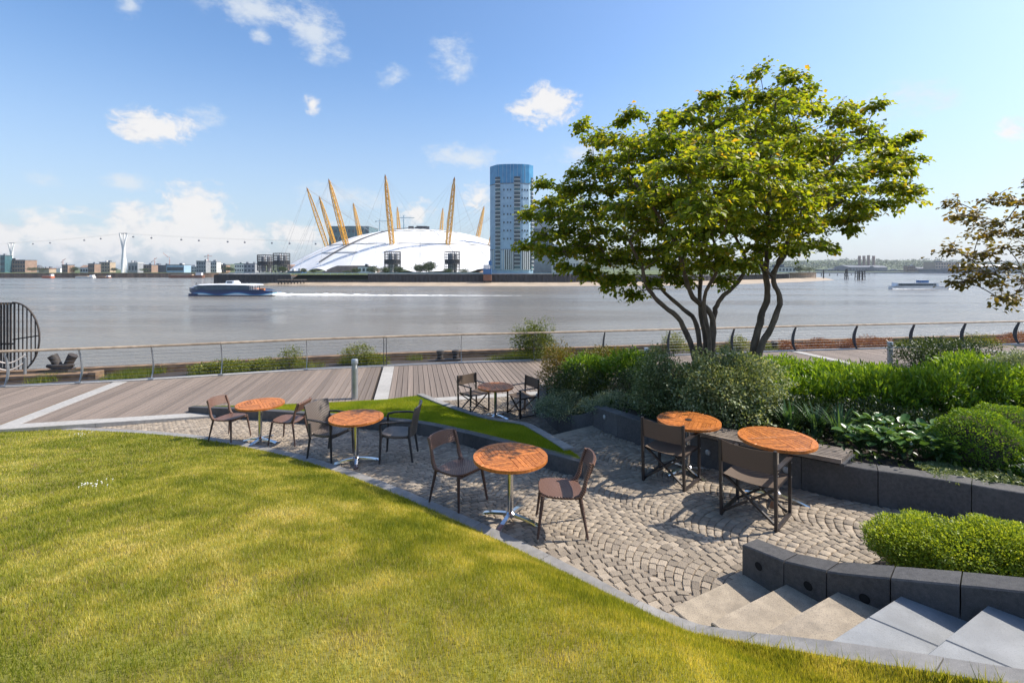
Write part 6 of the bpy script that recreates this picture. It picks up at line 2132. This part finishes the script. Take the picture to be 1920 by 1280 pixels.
MB().box((-.015 * Lc, 0, 5.45), (.06 * Lc, 4.0, .55)).build('wheelhouse_window', 'window_dark', t)
MB().bar((-.43 * Lc, 0, 3.2), (-.43 * Lc, 0, 5.3), .15, .15).build('bow_mast', 'black_metal', t)
for k in range(6):
    MB().bar((Lc * (.25 + .018 * k), -4.0, 2.4), (Lc * (.25 + .018 * k), -4.0, 4.2), .16, .16).build('stanchion', 'hull_white', t)
MB().box((.30 * Lc, -3.0, 2.75), (.05 * Lc, 1.4, .9)).build('life_raft', 'orange_raft', t)
MB().box((.37 * Lc, -2.6, 2.6), (.05 * Lc, 1.2, 1.0)).build('life_raft', 'orange_raft', t)
MB().box((.42 * Lc, 0, 1.75), (.16 * Lc, 7.4, .5)).build('stern_deck', 'slate_far', t)
MB().bar((.40 * Lc, -3.8, 3.0), (.5 * Lc, -3.8, 2.7), .15, .15).build('stern_rail', 'black_metal', t)
for y in (-3, 3):
    MB().quadstrip([[(u * Lc, y - 1 * w, -.5), (u * Lc, y + 1 * w, -.5), (u * Lc, y + 1.1 * w, 1.0), (u * Lc, y - 1.1 * w, 1.0)] for (u, w) in ((-.46, .2), (-.38, 1), (.46, 1))]).build('float', 'hull_navy', t)

Yr = 11.1 * F / 38.5; xr = Xat(1719, Yr); Lr = 105 * Yr / F
t = thing('sightseeing_boat', 'white passenger boat with a row of dark windows', 'boat', (xr, Yr, WATER_Z))
MB().quadstrip([[(u * Lr, -2.9 * w, h), (u * Lr, 2.9 * w, h), (u * Lr, 2.4 * w, -.3), (u * Lr, -2.4 * w, -.3)] for (u, w, h) in ((-.5, .12, 1.6), (-.44, .6, 1.5), (-.3, 1, 1.35), (.4, 1, 1.3), (.5, .85, 1.5))]).build('hull', 'hull_white', t)
MB().box((0, 0, 1.42), (Lr * .9, 5.7, .14)).build('rubbing_strake', 'slate_far', t)
MB().quadstrip([[(u * Lr, -2.6 * w, 1.35), (u * Lr, 2.6 * w, 1.35), (u * Lr, 2.4 * w, z), (u * Lr, -2.4 * w, z)] for (u, w, z) in ((-.42, .6, 1.6), (-.39, .9, 3.2), (.3, 1, 3.2), (.32, 1, 3.1))]).build('saloon', 'hull_white', t)
for k in range(15):
    MB().box((Lr * (-.37 + .0445 * k), -2.52, 2.35), (Lr * .036, .3, .95)).build('window', 'window_dark', t)
MB().box((-.04 * Lr, 0, 3.3), (Lr * .7, 5.2, .16)).build('roof', 'hull_white', t)
MB().box((.10 * Lr, 0, 4.0), (Lr * .14, 3.2, 1.3)).build('wheelhouse', 'blue_paint', t)
MB().box((.10 * Lr, 0, 4.75), (Lr * .17, 3.6, .16)).build('wheelhouse_roof', 'hull_white', t)
for k in range(8):
    MB().bar((Lr * (.2 + .035 * k), -2.5, 1.4), (Lr * (.2 + .035 * k), -2.5, 2.6), .1, .1).build('stanchion', 'hull_white', t)
MB().bar((.2 * Lr, -2.5, 2.6), (.48 * Lr, -2.5, 2.5), .1, .1).build('rail', 'hull_white', t)


def wake(x0, x1, Y, w0, w1, hmax, label, seed):
    rr = random.Random(seed); n = 70; mb = MB(); m_ = 6
    for i in range(n + 1):
        u = i / n; x = x0 + (x1 - x0) * u; w = w0 + (w1 - w0) * u
        for j in range(m_ + 1):
            q = j / m_; e = 1 - abs(2 * q - 1)
            mb.v.append((x, Y + (q - .5) * w * rr.uniform(.7, 1.2), WATER_Z + .04 + (hmax * (1 - u) ** 1.5 * e * rr.uniform(.3, 1.2)) - (.12 if e == 0 else 0) - .11 * rr.random() * u ** .5))
    for i in range(n):
        for j in range(m_):
            b = i * (m_ + 1) + j; mb.f.append((b, b + m_ + 1, b + m_ + 2, b + 1))
    return tag(mb.build('wake_foam', 'foam', None, True), label, 'wake', kind='stuff')


wake(xc + Lc * .46, xc + Lc * .5 + 100, Yc, 3.2, 2.4, 1.3, 'long white foam wake trailing the blue ferry', 3)
wake(xr - Lr * .52, xr + Lr * .5, Yr - 3.1, .7, 1.0, .5, 'low bow wave along the white passenger boat', 5)
wake(xr + Lr * .5, xr + Lr * .5 + 14, Yr - .5, 2.6, 1.2, .35, 'short foam trail behind the white passenger boat', 6)

# =================================================================== HAZE
hz = MB().box((400, 1400, 55), (7000, 3400, 132))
ho = hz.build('haze', 'foam')
hm = bpy.data.materials.new('haze_air'); hm.use_nodes = True
T = NT(hm.node_tree); T.n.clear()
pv = T.node('ShaderNodeVolumePrincipled'); pv.inputs['Color'].default_value = (.80, .88, 1.0, 1); pv.inputs['Density'].default_value = .00009; pv.inputs['Anisotropy'].default_value = .2
T.l.new(pv.outputs[0], T.node('ShaderNodeOutputMaterial').inputs['Volume'])
ho.data.materials.clear(); ho.data.materials.append(hm)
tag(ho, 'thin summer haze over the river', 'haze', kind='stuff')
